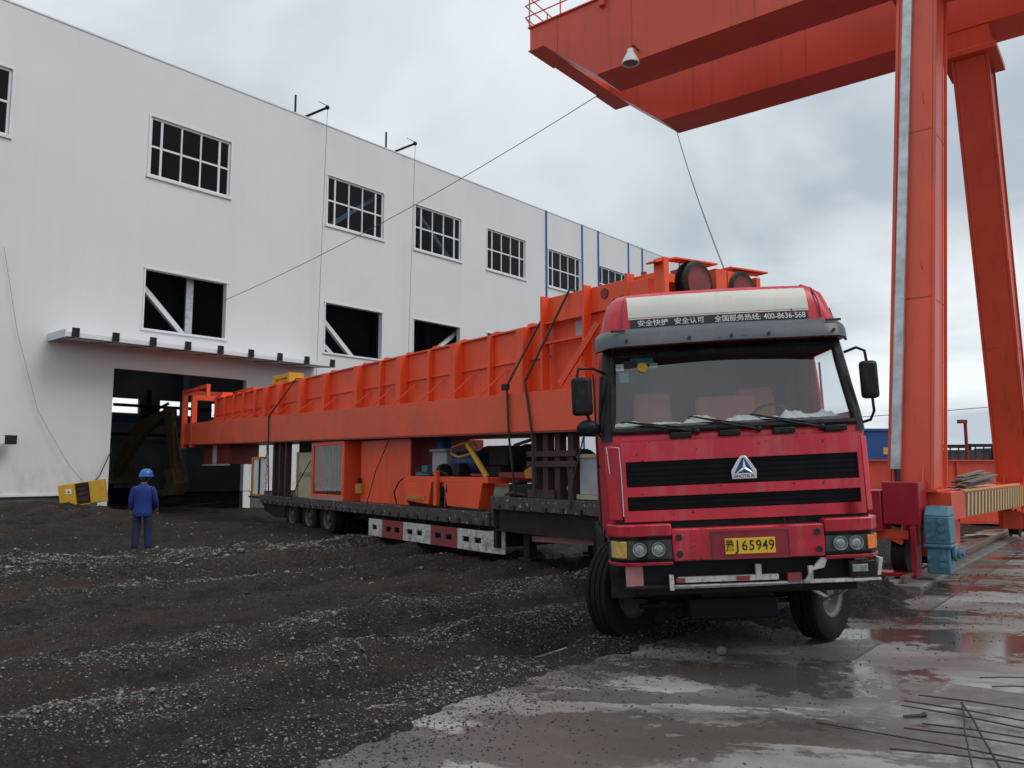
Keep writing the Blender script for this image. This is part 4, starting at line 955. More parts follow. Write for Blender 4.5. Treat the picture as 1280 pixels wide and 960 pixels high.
solo(chain, 'chain', 'rust', 'rusty chain hanging at the trailer tail below the girder', 'chain')
strap('lashing_rope', 'thin lashing slanting across the orange panel on the deck', [(2.5,.28,2.45),(2.2,.1,1.7),(2.0,-.03,.9)], .012)
strap('lashing_rope', 'thin lashing crossing the pale plywood sheet', [(-1.6,.02,2.0),(-2.2,-.02,1.5),(-2.9,-.03,.9)], .014)
strap('lashing_rope', 'thin lashing down the front of the grey crate', [(9.75,.1,2.35),(9.6,-.02,1.6),(9.55,-.04,1.1)], .014)

# ------------------------------------------------------------------ other cargo on the deck
D = .948
th = thing('plywood_crate', 'pale plywood crate behind the brown stakes next to the crane cabin', 'crate', TR, (-2.3,.5,D))
MB().box(-3.1,-1.75,.25,1.4,D,2.25).build('panels', 'ply', th, bevel=.006)
MB().box(-3.14,-3.02,.22,.249,D,2.27).box(-1.83,-1.71,.22,.249,D,2.27).box(-3.0,-1.85,.22,.249,1.58,1.68).build('battens', mat('darker batten timber', (.30,.22,.13), .7, var=.2, scale=5), th)
th = thing('crane_cabin', 'orange operator cabin with tall dusty glazing on the trailer deck', 'cabin', TR, (-.5,.6,D))
cbn = MB().box(-1.62,-1.48,.05,1.5,D,2.50).box(.38,.52,.05,1.5,D,2.50).box(-1.48,.38,.05,.12,D,1.10).box(-1.48,.38,.05,.12,2.40,2.50).box(-1.48,.38,1.42,1.5,D,2.5).box(-1.48,.38,.12,1.42,2.44,2.5).box(-1.48,.38,.12,1.42,D,1.02)
cbn.build('shell', 'orange', th, bevel=.01)
MB().box(-1.478,.378,.075,.085,1.102,2.398).build('glazing', MATS['windscreen glass'], th)
MB().box(-1.66,.56,.03,.048,D-.0,1.06).build('sill_strip', 'pinkish', th)
cu_ = MB()
for i in range(9): cu_.box(-1.4+i*.2,-1.32+i*.2,.3,.34,1.1,2.4)
cu_.build('curtain', mat('grey curtain', (.22,.24,.23), .8, var=.3), th)
th = thing('control_box', 'plain bright orange control room box right of the glazed cabin', 'box', TR, (2,.8,D))
MB().box(.95,3.5,.32,2.35,D,2.49).build('body', 'orange', th, bevel=.012)
MB().box(3.502,3.53,.33,2.34,D+.02,2.48).build('end_shade_panel', 'darkred', th)  # added plate, its dark red stands in for shade on the box's front side
MB().box(.8,1.15,.24,.318,1.16,1.40).build('latch', 'ochre', th); MB().box(.96,1.04,.22,.30,1.42,1.55).build('handle', 'darksteel', th)
hose = MB().tube([TR(3.1,.2,.98),TR(3.15,.1,1.25),TR(3.4,.1,1.5),TR(3.75,.12,1.62),TR(3.95,.15,1.4)], .018, 6)
solo(hose, 'hose', 'cable', 'black hose looping between the orange box and the trolley', 'hose')
th = thing('winch_trolley', 'orange winch trolley carrying motors and gearboxes on the trailer deck', 'trolley', TR, (5.2,.9,D))
frm = MB().box(3.55,6.95,.10,.18,1.50,1.62).box(3.55,6.95,1.9,1.98,1.5,1.62).box(3.55,3.63,.181,1.899,1.5,1.62).box(6.87,6.95,.181,1.899,1.5,1.62).box(5.1,5.2,.181,1.899,1.4,1.62)
frm.build('frame', 'orange', th, bevel=.008)
MB().prism([(3.75,1.08),(4.75,1.02),(4.85,1.498),(3.65,1.498)], 'y', .08, .40).prism([(5.5,1.02),(6.65,1.0),(6.78,1.498),(5.35,1.498)], 'y', .08, .40).build('side_box', 'orange', th, bevel=.01)
for s_ in (5.02, 5.27, 3.70):
    tw = MB().lathe([(.05,-.08),(.20,-.08),(.23,-.06),(.23,-.03),(.19,-.02),(.19,.06),(0,.06)], (s_,.30,1.20), (0,1,0), 26).build('trolley_wheel', 'darksteel', th)
    MB().lathe([(0,-.13),(.05,-.13),(.07,-.10),(.07,-.02),(0,-.02)], (s_,.30,1.20), (0,1,0), 14).build('hub', 'rust', tw)
for s_ in (4.88, 5.36): MB().box(s_, s_+.05, .10, .35, 1.0, 1.50).build('wheel_bracket', 'darkred', th)
MB().lathe([(0,-.1),(.26,-.1),(.26,.1),(0,.1)], (6.6,1.7,1.23), (0,1,0), 26).build('trolley_wheel', 'black', th)
MB().box(5.05,5.17,.02,.10,1.02,1.75).build('guard_post', 'orange', th)
mg = MB().box(4.25,4.85,.45,1.1,1.64,2.15).box(4.2,4.9,.4,1.15,2.151,2.22)
mg.build('gearbox', 'crate', th, bevel=.03)
MB().box(3.6,4.2,.4,1.3,1.62,1.70).box(3.7,3.95,.5,.8,1.70,1.86).box(3.9,4.15,.8,1.1,1.70,2.0).build('brake_unit', 'teal', th, bevel=.02)
MB().lathe([(0,0),(.22,0),(.24,.03),(.24,.8),(.2,.86),(0,.86)], (4.95,.75,1.92), (1,0,0), 22).build('motor', 'bluemotor', th)
MB().lathe([(0,0),(.2,0),(.2,.5),(.16,.56),(0,.56)], (4.05,.9,1.98), (0,0,1), 16).build('motor', 'bluemotor', th)
MB().lathe([(0,-.7),(.34,-.7),(.34,-.66),(.28,-.64),(.28,.64),(.34,.66),(.34,.7),(0,.7)], (5.9,1.35,1.95), (1,0,0), 26).build('drum', 'darkred', th)
hb_ = MB().tube([(5.35,.3,2.22),(5.4,.24,2.1),(5.75,.2,2.02),(6.15,.22,2.08),(6.28,.28,2.22),(6.1,.34,2.3),(5.7,.34,2.32)], .028, 8, closed=True)
hb_.build('hook_ring', 'ochre', th); MB().bar((6.0,.24,2.3),(6.75,.22,1.62), .07, .10).build('tow_bar', 'yellow', th, bevel=.01)
MB().box(6.96,8.2,.35,.45,1.62,1.72).build('pull_rod', 'darkred', th); MB().prism([(7.9,1.75),(8.15,1.85),(8.4,1.82),(8.3,1.62),(7.95,1.6)], 'y', .25, .34).build('hook', 'ochre', th, bevel=.01)
MB().lathe([(0,-.06),(.17,-.06),(.17,.06),(0,.06)], (4.95,.34,1.72), (1,0,0), 20).box(4.86,5.04,.26,.42,1.62,1.72).build('coupling', 'darksteel', th)
MB().tube([(3.7,.3,1.66),(3.95,.2,1.74),(4.5,.22,1.68),(5.0,.2,1.74),(5.4,.15,1.66),(5.5,.05,1.3)], .018, 6).build('cable', 'cable', th)
MB().box(5.35,5.6,.3,.6,1.62,1.9).box(6.3,6.8,.5,1.1,1.62,1.84).build('bearing_block', 'darksteel', th, bevel=.02)
MB().box(3.8,4.6,.06,.078,1.12,1.20).build('side_box_lip', 'ochre', th)
MB().box(6.25,6.9,.6,1.4,1.84,2.25).lathe([(0,-.3),(.2,-.3),(.2,.3),(0,.3)], (6.55,1.6,2.1), (0,1,0), 16).build('gear_case', 'darksteel', th, bevel=.03)
th = thing('tool_chest', 'dark box and loose fittings lying at the front edge of the low deck', 'box', TR, (7.6,.4,1.26))
MB().box(7.35,8.15,.3,.8,1.262,1.50).box(7.45,7.7,.28,.5,1.502,1.56).build('box', 'darksteel', th, bevel=.02)
MB().tube([(7.4,.2,1.3),(7.7,.15,1.34),(8.05,.2,1.3)], .03, 6).build('bar', 'rust', th)
# dark reels and machinery behind the trolley
th = thing('cable_drum', 'dark steel cable drum lying behind the winch trolley', 'drum', TR, (7.6,1.4,D))
MB().lathe([(0,-.5),(.42,-.5),(.42,-.45),(.3,-.44),(.3,.44),(.42,.45),(.42,.5),(0,.5)], (7.7,1.5,1.75), (1,0,0), 26).build('spool', 'bluemotor', th)
MB().box(7.25,8.15,1.1,1.9,1.262,1.36).build('cradle', 'darksteel', th)
# stake frame under the girder front
th = thing('support_trestle', 'dark rusty steel trestle propping the front of the girder', 'trestle', TR, (8.9,.6,1.26))
for s_ in (8.30, 8.62, 8.95, 9.30): MB().box(s_, s_+.14, .12, .28, 1.262, 2.40).build('post', 'rust', th, bevel=.008)
MB().box(8.2,9.55,.08,.118,2.0,2.1).box(8.2,9.55,.08,.118,1.82,1.92).box(8.2,9.5,.12,1.9,2.402,2.44).box(8.25,9.0,.06,.118,1.275,1.42).build('crossbar', 'rust', th)
for s_ in (8.3, 8.75, 9.3): MB().box(s_, s_+.2, 1.9, 2.06, 1.262, 2.40).build('post', 'rust', th)
MB().bar((7.75,.15,2.22),(8.3,.15,2.32), .05, .05).build('lever', 'darksteel', th)
th = thing('grey_crate', 'grey sheeted crate with pale timber rims behind the cab', 'crate', TR, (9.9,.6,1.26))
MB().box(9.52,10.45,.2,1.2,1.36,1.97).build('sheeting', 'crate', th, bevel=.008)
MB().box(9.48,10.49,.16,1.24,1.972,2.03).box(9.48,10.49,.16,1.24,1.28,1.358).build('rim_timber', 'ply', th)
th = thing('tail_frame', 'yellow and white gate frame at the trailer tail against the shed wall', 'frame', TR, (-6.3,.4,D))
MB().box(-6.75,-6.62,.1,.2,.9,2.1).box(-6.75,-5.6,.1,.2,2.1,2.16).box(-6.75,-5.6,.1,.2,.9,.96).build('frame', 'ochre', th)
MB().box(-6.62,-5.62,.14,.16,.962,2.098).build('panel', 'white', th); MB().box(-6.05,-5.98,.1,.138,.97,2.09).build('bar', 'darksteel', th)
MB().box(-6.8,-5.55,.05,.5,.84,.898).build('ledge', 'darksteel', th)

# ------------------------------------------------------------------ tractor
tk = thing('tractor_truck', 'crimson high-roofed tractor truck facing the camera with its wheels turned', 'truck', CAB, (0,1.2,0))
NF = 11          # front columns
def loop(z, W, F, B, rc, bulge=.05, ys_=(1.95,1.35,.75)):
    pts = [(-W, B, z)]+[(-W, y, z) for y in ys_]+[(-W, F+rc, z)]
    for k in (1, 2, 3): a = k/4*math.pi/2; pts.append((-W+rc*(1-math.cos(a)), F+rc*(1-math.sin(a)), z))
    xi = W-rc
    for i in range(NF): x = -xi+2*xi*i/(NF-1); pts.append((x, F-bulge*(1-(x/xi)**2), z))
    for k in (3, 2, 1): a = k/4*math.pi/2; pts.append((W-rc*(1-math.cos(a)), F+rc*(1-math.sin(a)), z))
    pts += [(W, F+rc, z)]+[(W, y, z) for y in reversed(ys_)]+[(W, B, z)]
    return pts
SL = [(1.10,1.19,.30),(1.33,1.195,.27),(1.62,1.20,.25),(1.9,1.21,.24),(2.10,1.225,.19),(2.19,1.225,.21),(2.30,1.22,.245),(2.55,1.20,.33),(2.80,1.18,.405),(2.95,1.165,.45),(3.03,1.16,.475),(3.22,1.145,.50),(3.40,1.12,.52),(3.52,1.08,.56),(3.60,1.0,.64),(3.635,.90,.78)]
loops = []
for z, W, F in SL:
    B = 2.15 if z < 3.3 else 2.15-(z-3.3)*.3
    loops.append(loop(z, W, F, B, .10 if z < 3.3 else .18, .05))
npt = len(loops[0])
def band(lo, hi, skip):      # faces between loops
    mb = MB(); mb.v = [p for l in loops for p in l]
    for i in range(lo, hi):
        for j in range(npt-1):
            if skip and skip(i, j): continue
            mb.f.append((i*npt+j, i*npt+j+1, (i+1)*npt+j+1, (i+1)*npt+j))
    return mb
# front columns are j from 7 (after 5 side pts + 3 corner pts) ; windscreen rows 5..8 (z 2.19..2.95)
fj0, fj1 = 8, 8+NF-1
isglass_f = lambda i, j: 5 <= i <= 8 and fj0 <= j < fj1
isglass_s = lambda i, j: 6 <= i <= 8 and (j in (2, 3) or j in (npt-1-3, npt-1-4))
shell = band(0, len(loops)-1, lambda i, j: isglass_f(i, j) or isglass_s(i, j))
top = len(loops)-1
shell.f.append(tuple(top*npt+j for j in range(npt)))
for i in range(top):            # back wall
    shell.f.append((i*npt, (i+1)*npt, (i+1)*npt+npt-1, i*npt+npt-1))
shell.f.append(tuple(j for j in range(npt))[::-1])
co = shell.build('cab', 'cab', tk, smooth=40)
sm_ = co.modifiers.new('solid', 'SOLIDIFY'); sm_.thickness = .035; sm_.offset = -1
gl = band(5, 9, lambda i, j: not isglass_f(i, j)); gl.build('windscreen', MATS['windscreen glass'], co)
for lohi in (0, 1):
    g_ = band(6, 9, lambda i, j: not (isglass_s(i, j) and ((j < 8) == (lohi == 0)))); g_.build('side_window', MATS['side glass'], co)
# interior lining
MB().box(-1.12,1.12,2.05,2.09,1.3,3.3).build('rear_lining', 'dash', co)
MB().box(-1.14,1.14,.5,2.04,2.97,3.0).build('headliner', 'dash', co)
# window gaskets
W0 = loops[5]; W1 = loops[9]
gask = MB(); path = []
for j in range(fj0, fj1+1): path.append(loops[5][j])
for i in (6,7,8): path.append(loops[i][fj1])
for j in range(fj1, fj0-1, -1): path.append(loops[9][j])
for i in (8,7,6): path.append(loops[i][fj0])
gask.tube([Vector(p)+Vector((0,-.012,0)) for p in path], .032, 8, closed=True)
gask.build('windscreen_gasket', 'black', co)
# black pillars on both sides of the screen
for sgn in (-1, 1):
    pil = MB()
    js = [j for j in range(4, 9)] if sgn < 0 else [j for j in range(fj1, npt-4)]
    for i in range(4, 10):
        for j in js[:-1]:
            q = [Vector(loops[a][b_]) for a, b_ in ((i,j),(i,j+1),(i+1,j+1),(i+1,j))]
            q = [p+Vector((sgn*.008,-.010,0)) for p in q]; pil.add(q, [(0,1,2,3)])
    pil.build('screen_pillar', 'black', co, weld=True)
hd = MB()
for i in (9,):
    for j in range(fj0, fj1):
        hd.add([Vector(loops[a][b_])+Vector((0,-.012,0)) for a, b_ in ((i,j),(i,j+1),(i+1,j+1),(i+1,j))], [(0,1,2,3)])
hd.build('header_strip', 'black', co)
# dashboard, seats, wheel, clutter
MB().prism([(.32,2.0),(.34,2.21),(.62,2.25),(.85,2.15),(.9,1.7),(.32,1.7)], 'x', -1.12, 1.12).build('dashboard', 'dash', co, bevel=.02)
for cx, w_ in ((-.56,.46),(.62,.46)):
    s_ = MB().box(cx-w_/2, cx+w_/2, 1.3, 1.85, 1.6, 1.78).hexa([(cx-w_/2,1.65,1.8),(cx+w_/2,1.65,1.8),(cx+w_/2,1.85,1.8),(cx-w_/2,1.85,1.8)],[(cx-w_/2+.02,1.85,2.70),(cx+w_/2-.02,1.85,2.70),(cx+w_/2-.02,1.98,2.70),(cx-w_/2+.02,1.98,2.70)])
    s_.build('seat', 'seat', co, bevel=.04)
MB().box(-.10,.55,1.55,1.7,2.28,2.60).build('bunk_cushion', 'seat', co, bevel=.05)
MB().tube([(.55+.23*math.cos(a),.98-.09*math.sin(a),2.22+.21*math.sin(a)) for a in [k*math.pi/10 for k in range(20)]], .016, 6, closed=True).build('steering_wheel', 'black', co)
r_ = random.Random(12)
def crumple(cx, cy, cz, w_, h_, dz):
    mb = MB(); n = 10; vs = []
    for i in range(n):
        for j in range(n):
            u, v_ = i/(n-1)-.5, j/(n-1)-.5; e_ = max(0, 1-(2*abs(u))**3)*max(0, 1-(2*abs(v_))**4)
            hgt = .62*dz*e_*(.25+.75*abs(fbm(u+cx*7, v_+cx*3, 4, 3, 60)+.5))+r_.uniform(0,.008)
            vs.append((cx+u*w_*(1+.2*r_.uniform(-1,1)*(abs(u) > .4)), cy+v_*h_, cz+hgt))
    mb.add(vs, [(i*n+j, (i+1)*n+j, (i+1)*n+j+1, i*n+j+1) for i in range(n-1) for j in range(n-1)]); return mb
for k, (cx, cz, w_, dz) in enumerate(((-.95,2.245,.34,.10),(-.60,2.25,.34,.05),(-.25,2.25,.36,.12),(.14,2.25,.34,.12),(.64,2.25,.26,.14),(.90,2.25,.32,.12),(.40,2.25,.24,.06))):
    crumple(cx, .46, cz, w_, .20, dz).build('dashboard_paper', 'paper', co, smooth=0)
def onscreen(x, z, d=.0):     # point on the windscreen surface
    zs = [s[0] for s in SL]; F = np.interp(z, zs, [s[2] for s in SL]); W = np.interp(z, zs, [s[1] for s in SL])
    xi = W-(.10 if z < 3.3 else .18); u = min(1, abs(x)/xi)
    return (x, F-.05*(1-u*u)-d, z)
def patch(x0, x1, z0, z1, d, nx_=10, nz=3):
    mb = MB(); vs = []
    for k in range(nz+1):
        for i in range(nx_+1): vs.append(onscreen(x0+(x1-x0)*i/nx_, z0+(z1-z0)*k/nz, d))
    mb.add(vs, [(k*(nx_+1)+i, k*(nx_+1)+i+1, (k+1)*(nx_+1)+i+1, (k+1)*(nx_+1)+i) for k in range(nz) for i in range(nx_)]); return mb
for (x0, x1, z0, z1, m_n) in ((-1.05,-.97,2.80,2.87,'paper'),(-.97,-.84,2.80,2.90,'dash'),(-.90,-.68,2.85,2.93,'sticker_teal'),(-.72,-.64,2.81,2.86,'crate'),(-1.02,-.93,2.68,2.78,'sticker_teal'),(-.93,-.86,2.66,2.76,'black')):
    patch(x0, x1, z0, z1, -.012, 3, 1).build('windscreen_sticker', m_n, co)
pc = onscreen(-.79, 2.82, .004)
MB().lathe([(0,0),(.052,0),(.052,.004),(0,.004)], pc, (0,-1,.35), 18).build('round_sticker', 'yellow', co)
# wipers
for (xa, xb, za, zb2) in ((-.35,-.98,2.16,2.28),(.22,-.35,2.155,2.30),(.80,.22,2.15,2.29)):
    p = Vector(onscreen(xa, za, .05)); q = Vector(onscreen(xb, zb2, .03)); mid = p.lerp(q, .55)+Vector((0,-.02,-.01))
    wp = MB().tube([p, mid, q], .010, 6); wp.tube([p.lerp(q,.25)+Vector((0,-.005,.02)), q+Vector((-.06,0,.008))], .008, 6).sphere(p, .03)
    wp.build('wiper', 'black', co)
for xa in (-.5, .45, -.05, .92): MB().box(xa-.10, xa+.10, .10, .20, 2.105, 2.16).build('wiper_cowl', 'black', co, bevel=.01)
# sun visor
vz = MB(); cols_ = []
NV = 24
for i in range(NV+1):
    x = -1.235+2.47*i/NV; u = abs(x)/1.235; c_ = .0+.34*max(0, (u-.82)/.18)**2
    top_ = 3.235-.02*u; bot = 3.02-.015*u
    cols_.append([(x*.955, .44+c_*.5, top_), (x*.985, .30+c_, top_-.03), (x, .20+c_, (top_+bot)/2+.01), (x, .17+c_, bot), (x*.99, .20+c_, bot-.005), (x*.97, .32+c_, (top_+bot)/2)])
vz.v = [p for c_ in cols_ for p in c_]
for i in range(NV):
    for k in range(5): vz.f.append((i*6+k, i*6+k+1, (i+1)*6+k+1, (i+1)*6+k))
vz.build('sun_visor', 'visor', co, smooth=60)
bl = MB()
for x in (-.95,-.35,.05,.40,1.0):
    bl.lathe([(0,.0),(.016,.0),(.016,.012),(0,.012)], (x,.178+.34*max(0,(abs(x)/1.235-.82)/.18)**2,3.06), (0,-1,0), 8)
for x in (-1.02, 1.02): bl.box(x-.07, x+.07, .215, .235, 3.155, 3.175)
bl.build('visor_bolts', 'ink', co)
# roof board and writing
patch(-.89, .88, 3.335, 3.565, .012, 16, 4).build('roof_board', 'whiteboard', co)
patch(-.89, .88, 3.318, 3.330, .013, 16, 1).build('board_line', 'whiteboard', co)
patch(-.875, .87, 3.225, 3.312, .013, 16, 2).build('slogan_strip', 'ink', co)
def curved_text(body, size, x0, x1, z, d, sx=1.0):
    o = textobj(body, size, 'inkw', co, Matrix.Identity(4), 'slogan', ext=.001, offset=.0004)
    xs2 = [v_.co.x for v_ in o.data.vertices]; a, c = min(xs2), max(xs2)
    for v_ in o.data.vertices:
        x = x0+(v_.co.x-a)/(c-a)*(x1-x0); p = onscreen(x, z+v_.co.y, d+v_.co.z); v_.co = Vector(p)-Vector((0,1.2,0))
curved_text('安全快捷', .068, -.80, -.50, 3.268, .018)
curved_text('安全认可', .068, -.44, -.15, 3.268, .018)
curved_text('全国服务热线:', .068, -.05, .40, 3.268, .018)
curved_text('400-8636-568', .078, .43, .84, 3.268, .018)
# roof cap seams and deflector fins
for x in (-.96, 1.0):
    MB().tube([onscreen(x*1.0, 3.25, .012), onscreen(x*.985, 3.42, .012), onscreen(x*.95, 3.55, .012)], .008, 6).build('roof_seam', 'cab_side', co)
MB().hexa([(1.16,.50,3.05),(1.24,.62,3.03),(1.25,.95,3.03),(1.17,.95,3.05)], [(1.13,.62,3.36),(1.17,.70,3.33),(1.19,.95,3.30),(1.14,.95,3.36)]).build('air_deflector', 'crate', co, bevel=.01)
# side fairings and door lines
for sgn in (-1, 1):
    MB().box(sgn*1.235-.01,sgn*1.235+.01,1.42,1.432,1.2,2.9).build('door_gap', 'ink', co)
    MB().box(sgn*1.24-.015, sgn*1.24+.015, 1.2, 1.34, 1.86, 1.90).build('door_handle', 'black', co, bevel=.006)
    MB().hexa([(sgn*1.0,1.95,1.2),(sgn*1.15,1.95,1.2),(sgn*1.22,2.6,1.2),(sgn*1.20,2.6,1.2)], [(sgn*1.0,1.95,3.15),(sgn*1.12,1.95,3.15),(sgn*1.2,2.6,2.9),(sgn*1.18,2.6,2.9)]).build('side_fairing', 'cab_side', co, bevel=.01)
# grille panel with its openings
gp = wall_with_holes(-1.07, 1.13, 1.345, 2.085, [(-1.04,1.10,1.665,1.90),(-1.04,1.10,1.445,1.575)], .0, .04)
gp.v = [(x, y+.125-.045*(1-(x/1.15)**2), z+.02*x*0) for x, y, z in gp.v]
# denser columns for the bow
gp = MB(); zs = [1.345,1.445,1.575,1.665,1.90,2.085]; NX = 22; xs2 = [-1.07]+[-1.032+2.124*i/(NX-2) for i in range(NX-1)]+[1.13]
fy = lambda x: .115-.045*(1-(x/1.15)**2)
for k in range(5):
    for i in range(NX):
        if k in (1, 3) and 0 < i < NX-1: continue
        a, c, d, e2 = xs2[i], xs2[i+1], zs[k], zs[k+1]
        gp.hexa([(a,fy(a),d),(c,fy(c),d),(c,fy(c)+.04,d),(a,fy(a)+.04,d)], [(a,fy(a),e2),(c,fy(c),e2),(c,fy(c)+.04,e2),(a,fy(a)+.04,e2)])
gpo = gp.build('front_panel', 'cab', co, weld=True, smooth=40)
gr = MB()
for (z0, z1, n) in ((1.667,1.898,5),(1.447,1.573,3)):
    for k in range(n):
        zc_ = z0+(z1-z0)*(k+.5)/n; h_ = (z1-z0)/n*.44
        for i in range(1, NX-1):
            a, c = xs2[i], xs2[i+1]
            gr.hexa([(a,fy(a)+.030,zc_-h_),(c,fy(c)+.030,zc_-h_),(c,fy(c)+.05,zc_-h_),(a,fy(a)+.05,zc_-h_)], [(a,fy(a)+.020,zc_+h_),(c,fy(c)+.020,zc_+h_),(c,fy(c)+.055,zc_+h_),(a,fy(a)+.055,zc_+h_)])
gr.build('grille_slats', 'grille', gpo, weld=True, smooth=0)
gk = MB()
for i in range(1, NX-1):
    a, c = xs2[i], xs2[i+1]; gk.add([(a,fy(a)+.062,1.40),(c,fy(c)+.062,1.40),(c,fy(c)+.062,1.93),(a,fy(a)+.062,1.93)], [(0,1,2,3)])
gk.build('grille_back', 'ink', gpo, weld=True)
for sgn in (-1, 1):    # corner panels
    x0, x1 = (-1.215,-1.085) if sgn < 0 else (1.145,1.215)
    MB().hexa([(x0,.14 if sgn > 0 else .19,1.36),(x1,.19 if sgn > 0 else .12,1.36),(x1,.25,1.36),(x0,.25,1.36)], [(x0,.14 if sgn > 0 else .20,2.05),(x1,.20 if sgn > 0 else .12,2.05),(x1,.26,2.05),(x0,.26,2.05)]).build('corner_panel', 'cab', co, bevel=.012)
MB().tube([(-1.078,.10,1.40),(-1.078,.095,1.75),(-1.085,.095,2.04),(-1.20,.15,2.055),(-1.18,.16,1.80)], .005, 6).build('panel_scratch', 'whiteboard', co)
# badge: three-pointed star in a rounded triangle
bx, by, bz = .045, .045, 1.80
MB().prism([(bx-.115,bz-.10),(bx+.115,bz-.10),(bx+.115,bz-.02),(bx+.055,bz+.075),(bx+.02,bz+.115),(bx-.02,bz+.115),(bx-.055,bz+.075),(bx-.115,bz-.02)], 'y', by+.02, by+.06).build('badge', 'chrome', co, bevel=.006)
bd = MB().prism([(bx-.085,bz-.045),(bx+.085,bz-.045),(bx+.01,bz+.095),(bx-.01,bz+.095)], 'y', by+.006, by+.019); bd.build('badge_field', 'bluemotor', co)
st_ = MB(); c0 = Vector((bx, by, bz-.002))
for a in (90, 210, 330):
    d_ = Vector((math.cos(R(a)), 0, math.sin(R(a)))); p_ = Vector((-d_.z, 0, d_.x))
    st_.add([c0+d_*.088, c0+p_*.014+d_*.012, c0, c0-p_*.014+d_*.012, c0+Vector((0,-.012,0))], [(0,1,4),(0,4,3),(1,2,4),(2,3,4)])
st_.build('badge_star', 'chrome', co, smooth=0)
textobj('SINOTRUK', .042, 'ink', co, Matrix.Translation((bx,by+.017-1.2,bz-.075)) @ Matrix.Rotation(R(90), 4, 'X'), 'badge_lettering', .002, sx=.95)
# black gap above bumper
MB().box(-1.15,1.15,.14,.30,1.26,1.36).build('cab_underside', 'black', co)
MB().tube([(.38,.10,1.30),(.38,.09,1.37)], .006, 6).build('rod', 'rust', co)
# bumper
bpz0, bpz1 = .985, 1.285
bps = MB(); NBX = 26
def bump_y(x): u = abs(x)/1.23; return -.02+.02*u*u+.20*max(0, (u-.86)/.14)**2
def bump_seg(x0, x1, z0, z1, dy=0, dpt=.08):
    m = MB(); n = max(2, int((x1-x0)/.09))
    for i in range(n):
        a, c = x0+(x1-x0)*i/n, x0+(x1-x0)*(i+1)/n
        m.hexa([(a,bump_y(a)+dy+.015,z0),(c,bump_y(c)+dy+.015,z0),(c,bump_y(c)+dpt+.1,z0),(a,bump_y(a)+dpt+.1,z0)],
               [(a,bump_y(a)+dy,z1),(c,bump_y(c)+dy,z1),(c,bump_y(c)+dpt+.1,z1),(a,bump_y(a)+dpt+.1,z1)])
    return m
bpo = bump_seg(-.66,.70,bpz0,1.275).build('bumper', 'cab', tk, weld=True, smooth=40, bevel=.012)
bump_seg(-1.23,-.662,1.215,1.325,-.02).build('bumper_lip', 'cab', bpo, weld=True, bevel=.012); bump_seg(.702,1.23,1.195,1.315,-.02).build('bumper_lip', 'cab', bpo, weld=True, bevel=.012)
bump_seg(-1.23,-.662,.955,.985).build('bumper_lip', 'cab', bpo, weld=True, bevel=.006); bump_seg(.702,1.23,.955,.99).build('bumper_lip', 'cab', bpo, weld=True, bevel=.006)
for sgn, x0, x1 in ((-1,-1.215,-.665),(1,.705,1.215)):
    z0, z1 = (.988,1.212) if sgn < 0 else (.993,1.192)
    hs = bump_seg(x0,x1,z0,z1,.012).build('headlight', 'lamphouse', bpo, weld=True, smooth=40)
    bump_seg(x0-.002,x1+.002,z1-.028,z1-.002,-.004,.0).build('headlight_bezel', 'black', hs, weld=True); bump_seg(x0-.002,x1+.002,z0+.002,z0+.026,-.004,.0).build('headlight_bezel', 'black', hs, weld=True)
    zc_ = (z0+z1)/2
    xo = (-1.205,-1.075) if sgn < 0 else (1.075,1.21)
    bump_seg(xo[0],xo[1],z0+.035,z1-.035,-.004,.0).build('indicator', 'paleamber' if sgn < 0 else 'amber', hs, weld=True, bevel=.008)
    for xc in ((-.96,-.79) if sgn < 0 else (.83,.97)):
        r0 = .058
        MB().lathe([(0,.012),(r0*.45,.016),(r0*.8,.008),(r0*.82,-.006),(r0,-.008),(r0*1.05,.004),(r0*1.05,.02)], (xc,bump_y(xc)+.008,zc_), (0,-1,0), 24).build('lamp', 'lens', hs)
        MB().lathe([(r0*.86,.0),(r0*.95,.012),(r0*1.08,.012),(r0*1.12,.0)], (xc,bump_y(xc)+.002,zc_), (0,-1,0), 24).build('lamp_ring', 'lens', hs)
for x, z in ((-.60,1.20),(-.60,1.05),(.63,1.205),(.64,1.05)):
    MB().lathe([(.010,.002),(.028,.002),(.030,.008),(.018,.010),(.0,.004)], (x,bump_y(x)-.0,z), (0,-1,0), 12).build('tow_socket', 'ink', bpo)
MB().box(-.30,.37,-.026,-.021,.995,1.24).build('plate_recess', mat('dark crimson paint', (.24,.012,.028), .4), bpo)
sr = MB().box(-.312,-.302,-.032,-.0205,.99,1.245).box(.372,.382,-.032,-.0205,.99,1.245).box(-.302,.372,-.032,-.0205,1.235,1.245).box(-.302,.372,-.032,-.0205,.99,1.0)
sr.build('recess_edge', 'cab_side', bpo)
pt = MB().box(-.195,.25,-.038,-.032,1.035,1.175).build('number_plate', 'plate', bpo, bevel=.004)
def ptxt(s_, x, z, size, sx): textobj(s_, size, 'ink', pt, Matrix.Translation((x,-.0385-1.2,z)) @ Matrix.Rotation(R(90), 4, 'X'), 'plate_lettering', .0015, sx=sx, offset=.0015)
ptxt('豫', -.152, 1.105, .112, .66); ptxt('J', -.085, 1.106, .128, .95); ptxt('6', -.022, 1.104, .125, .85); ptxt('5', .042, 1.104, .125, .85); ptxt('9', .104, 1.104, .125, .85); ptxt('4', .160, 1.104, .125, .8); ptxt('9', .217, 1.104, .125, .85)
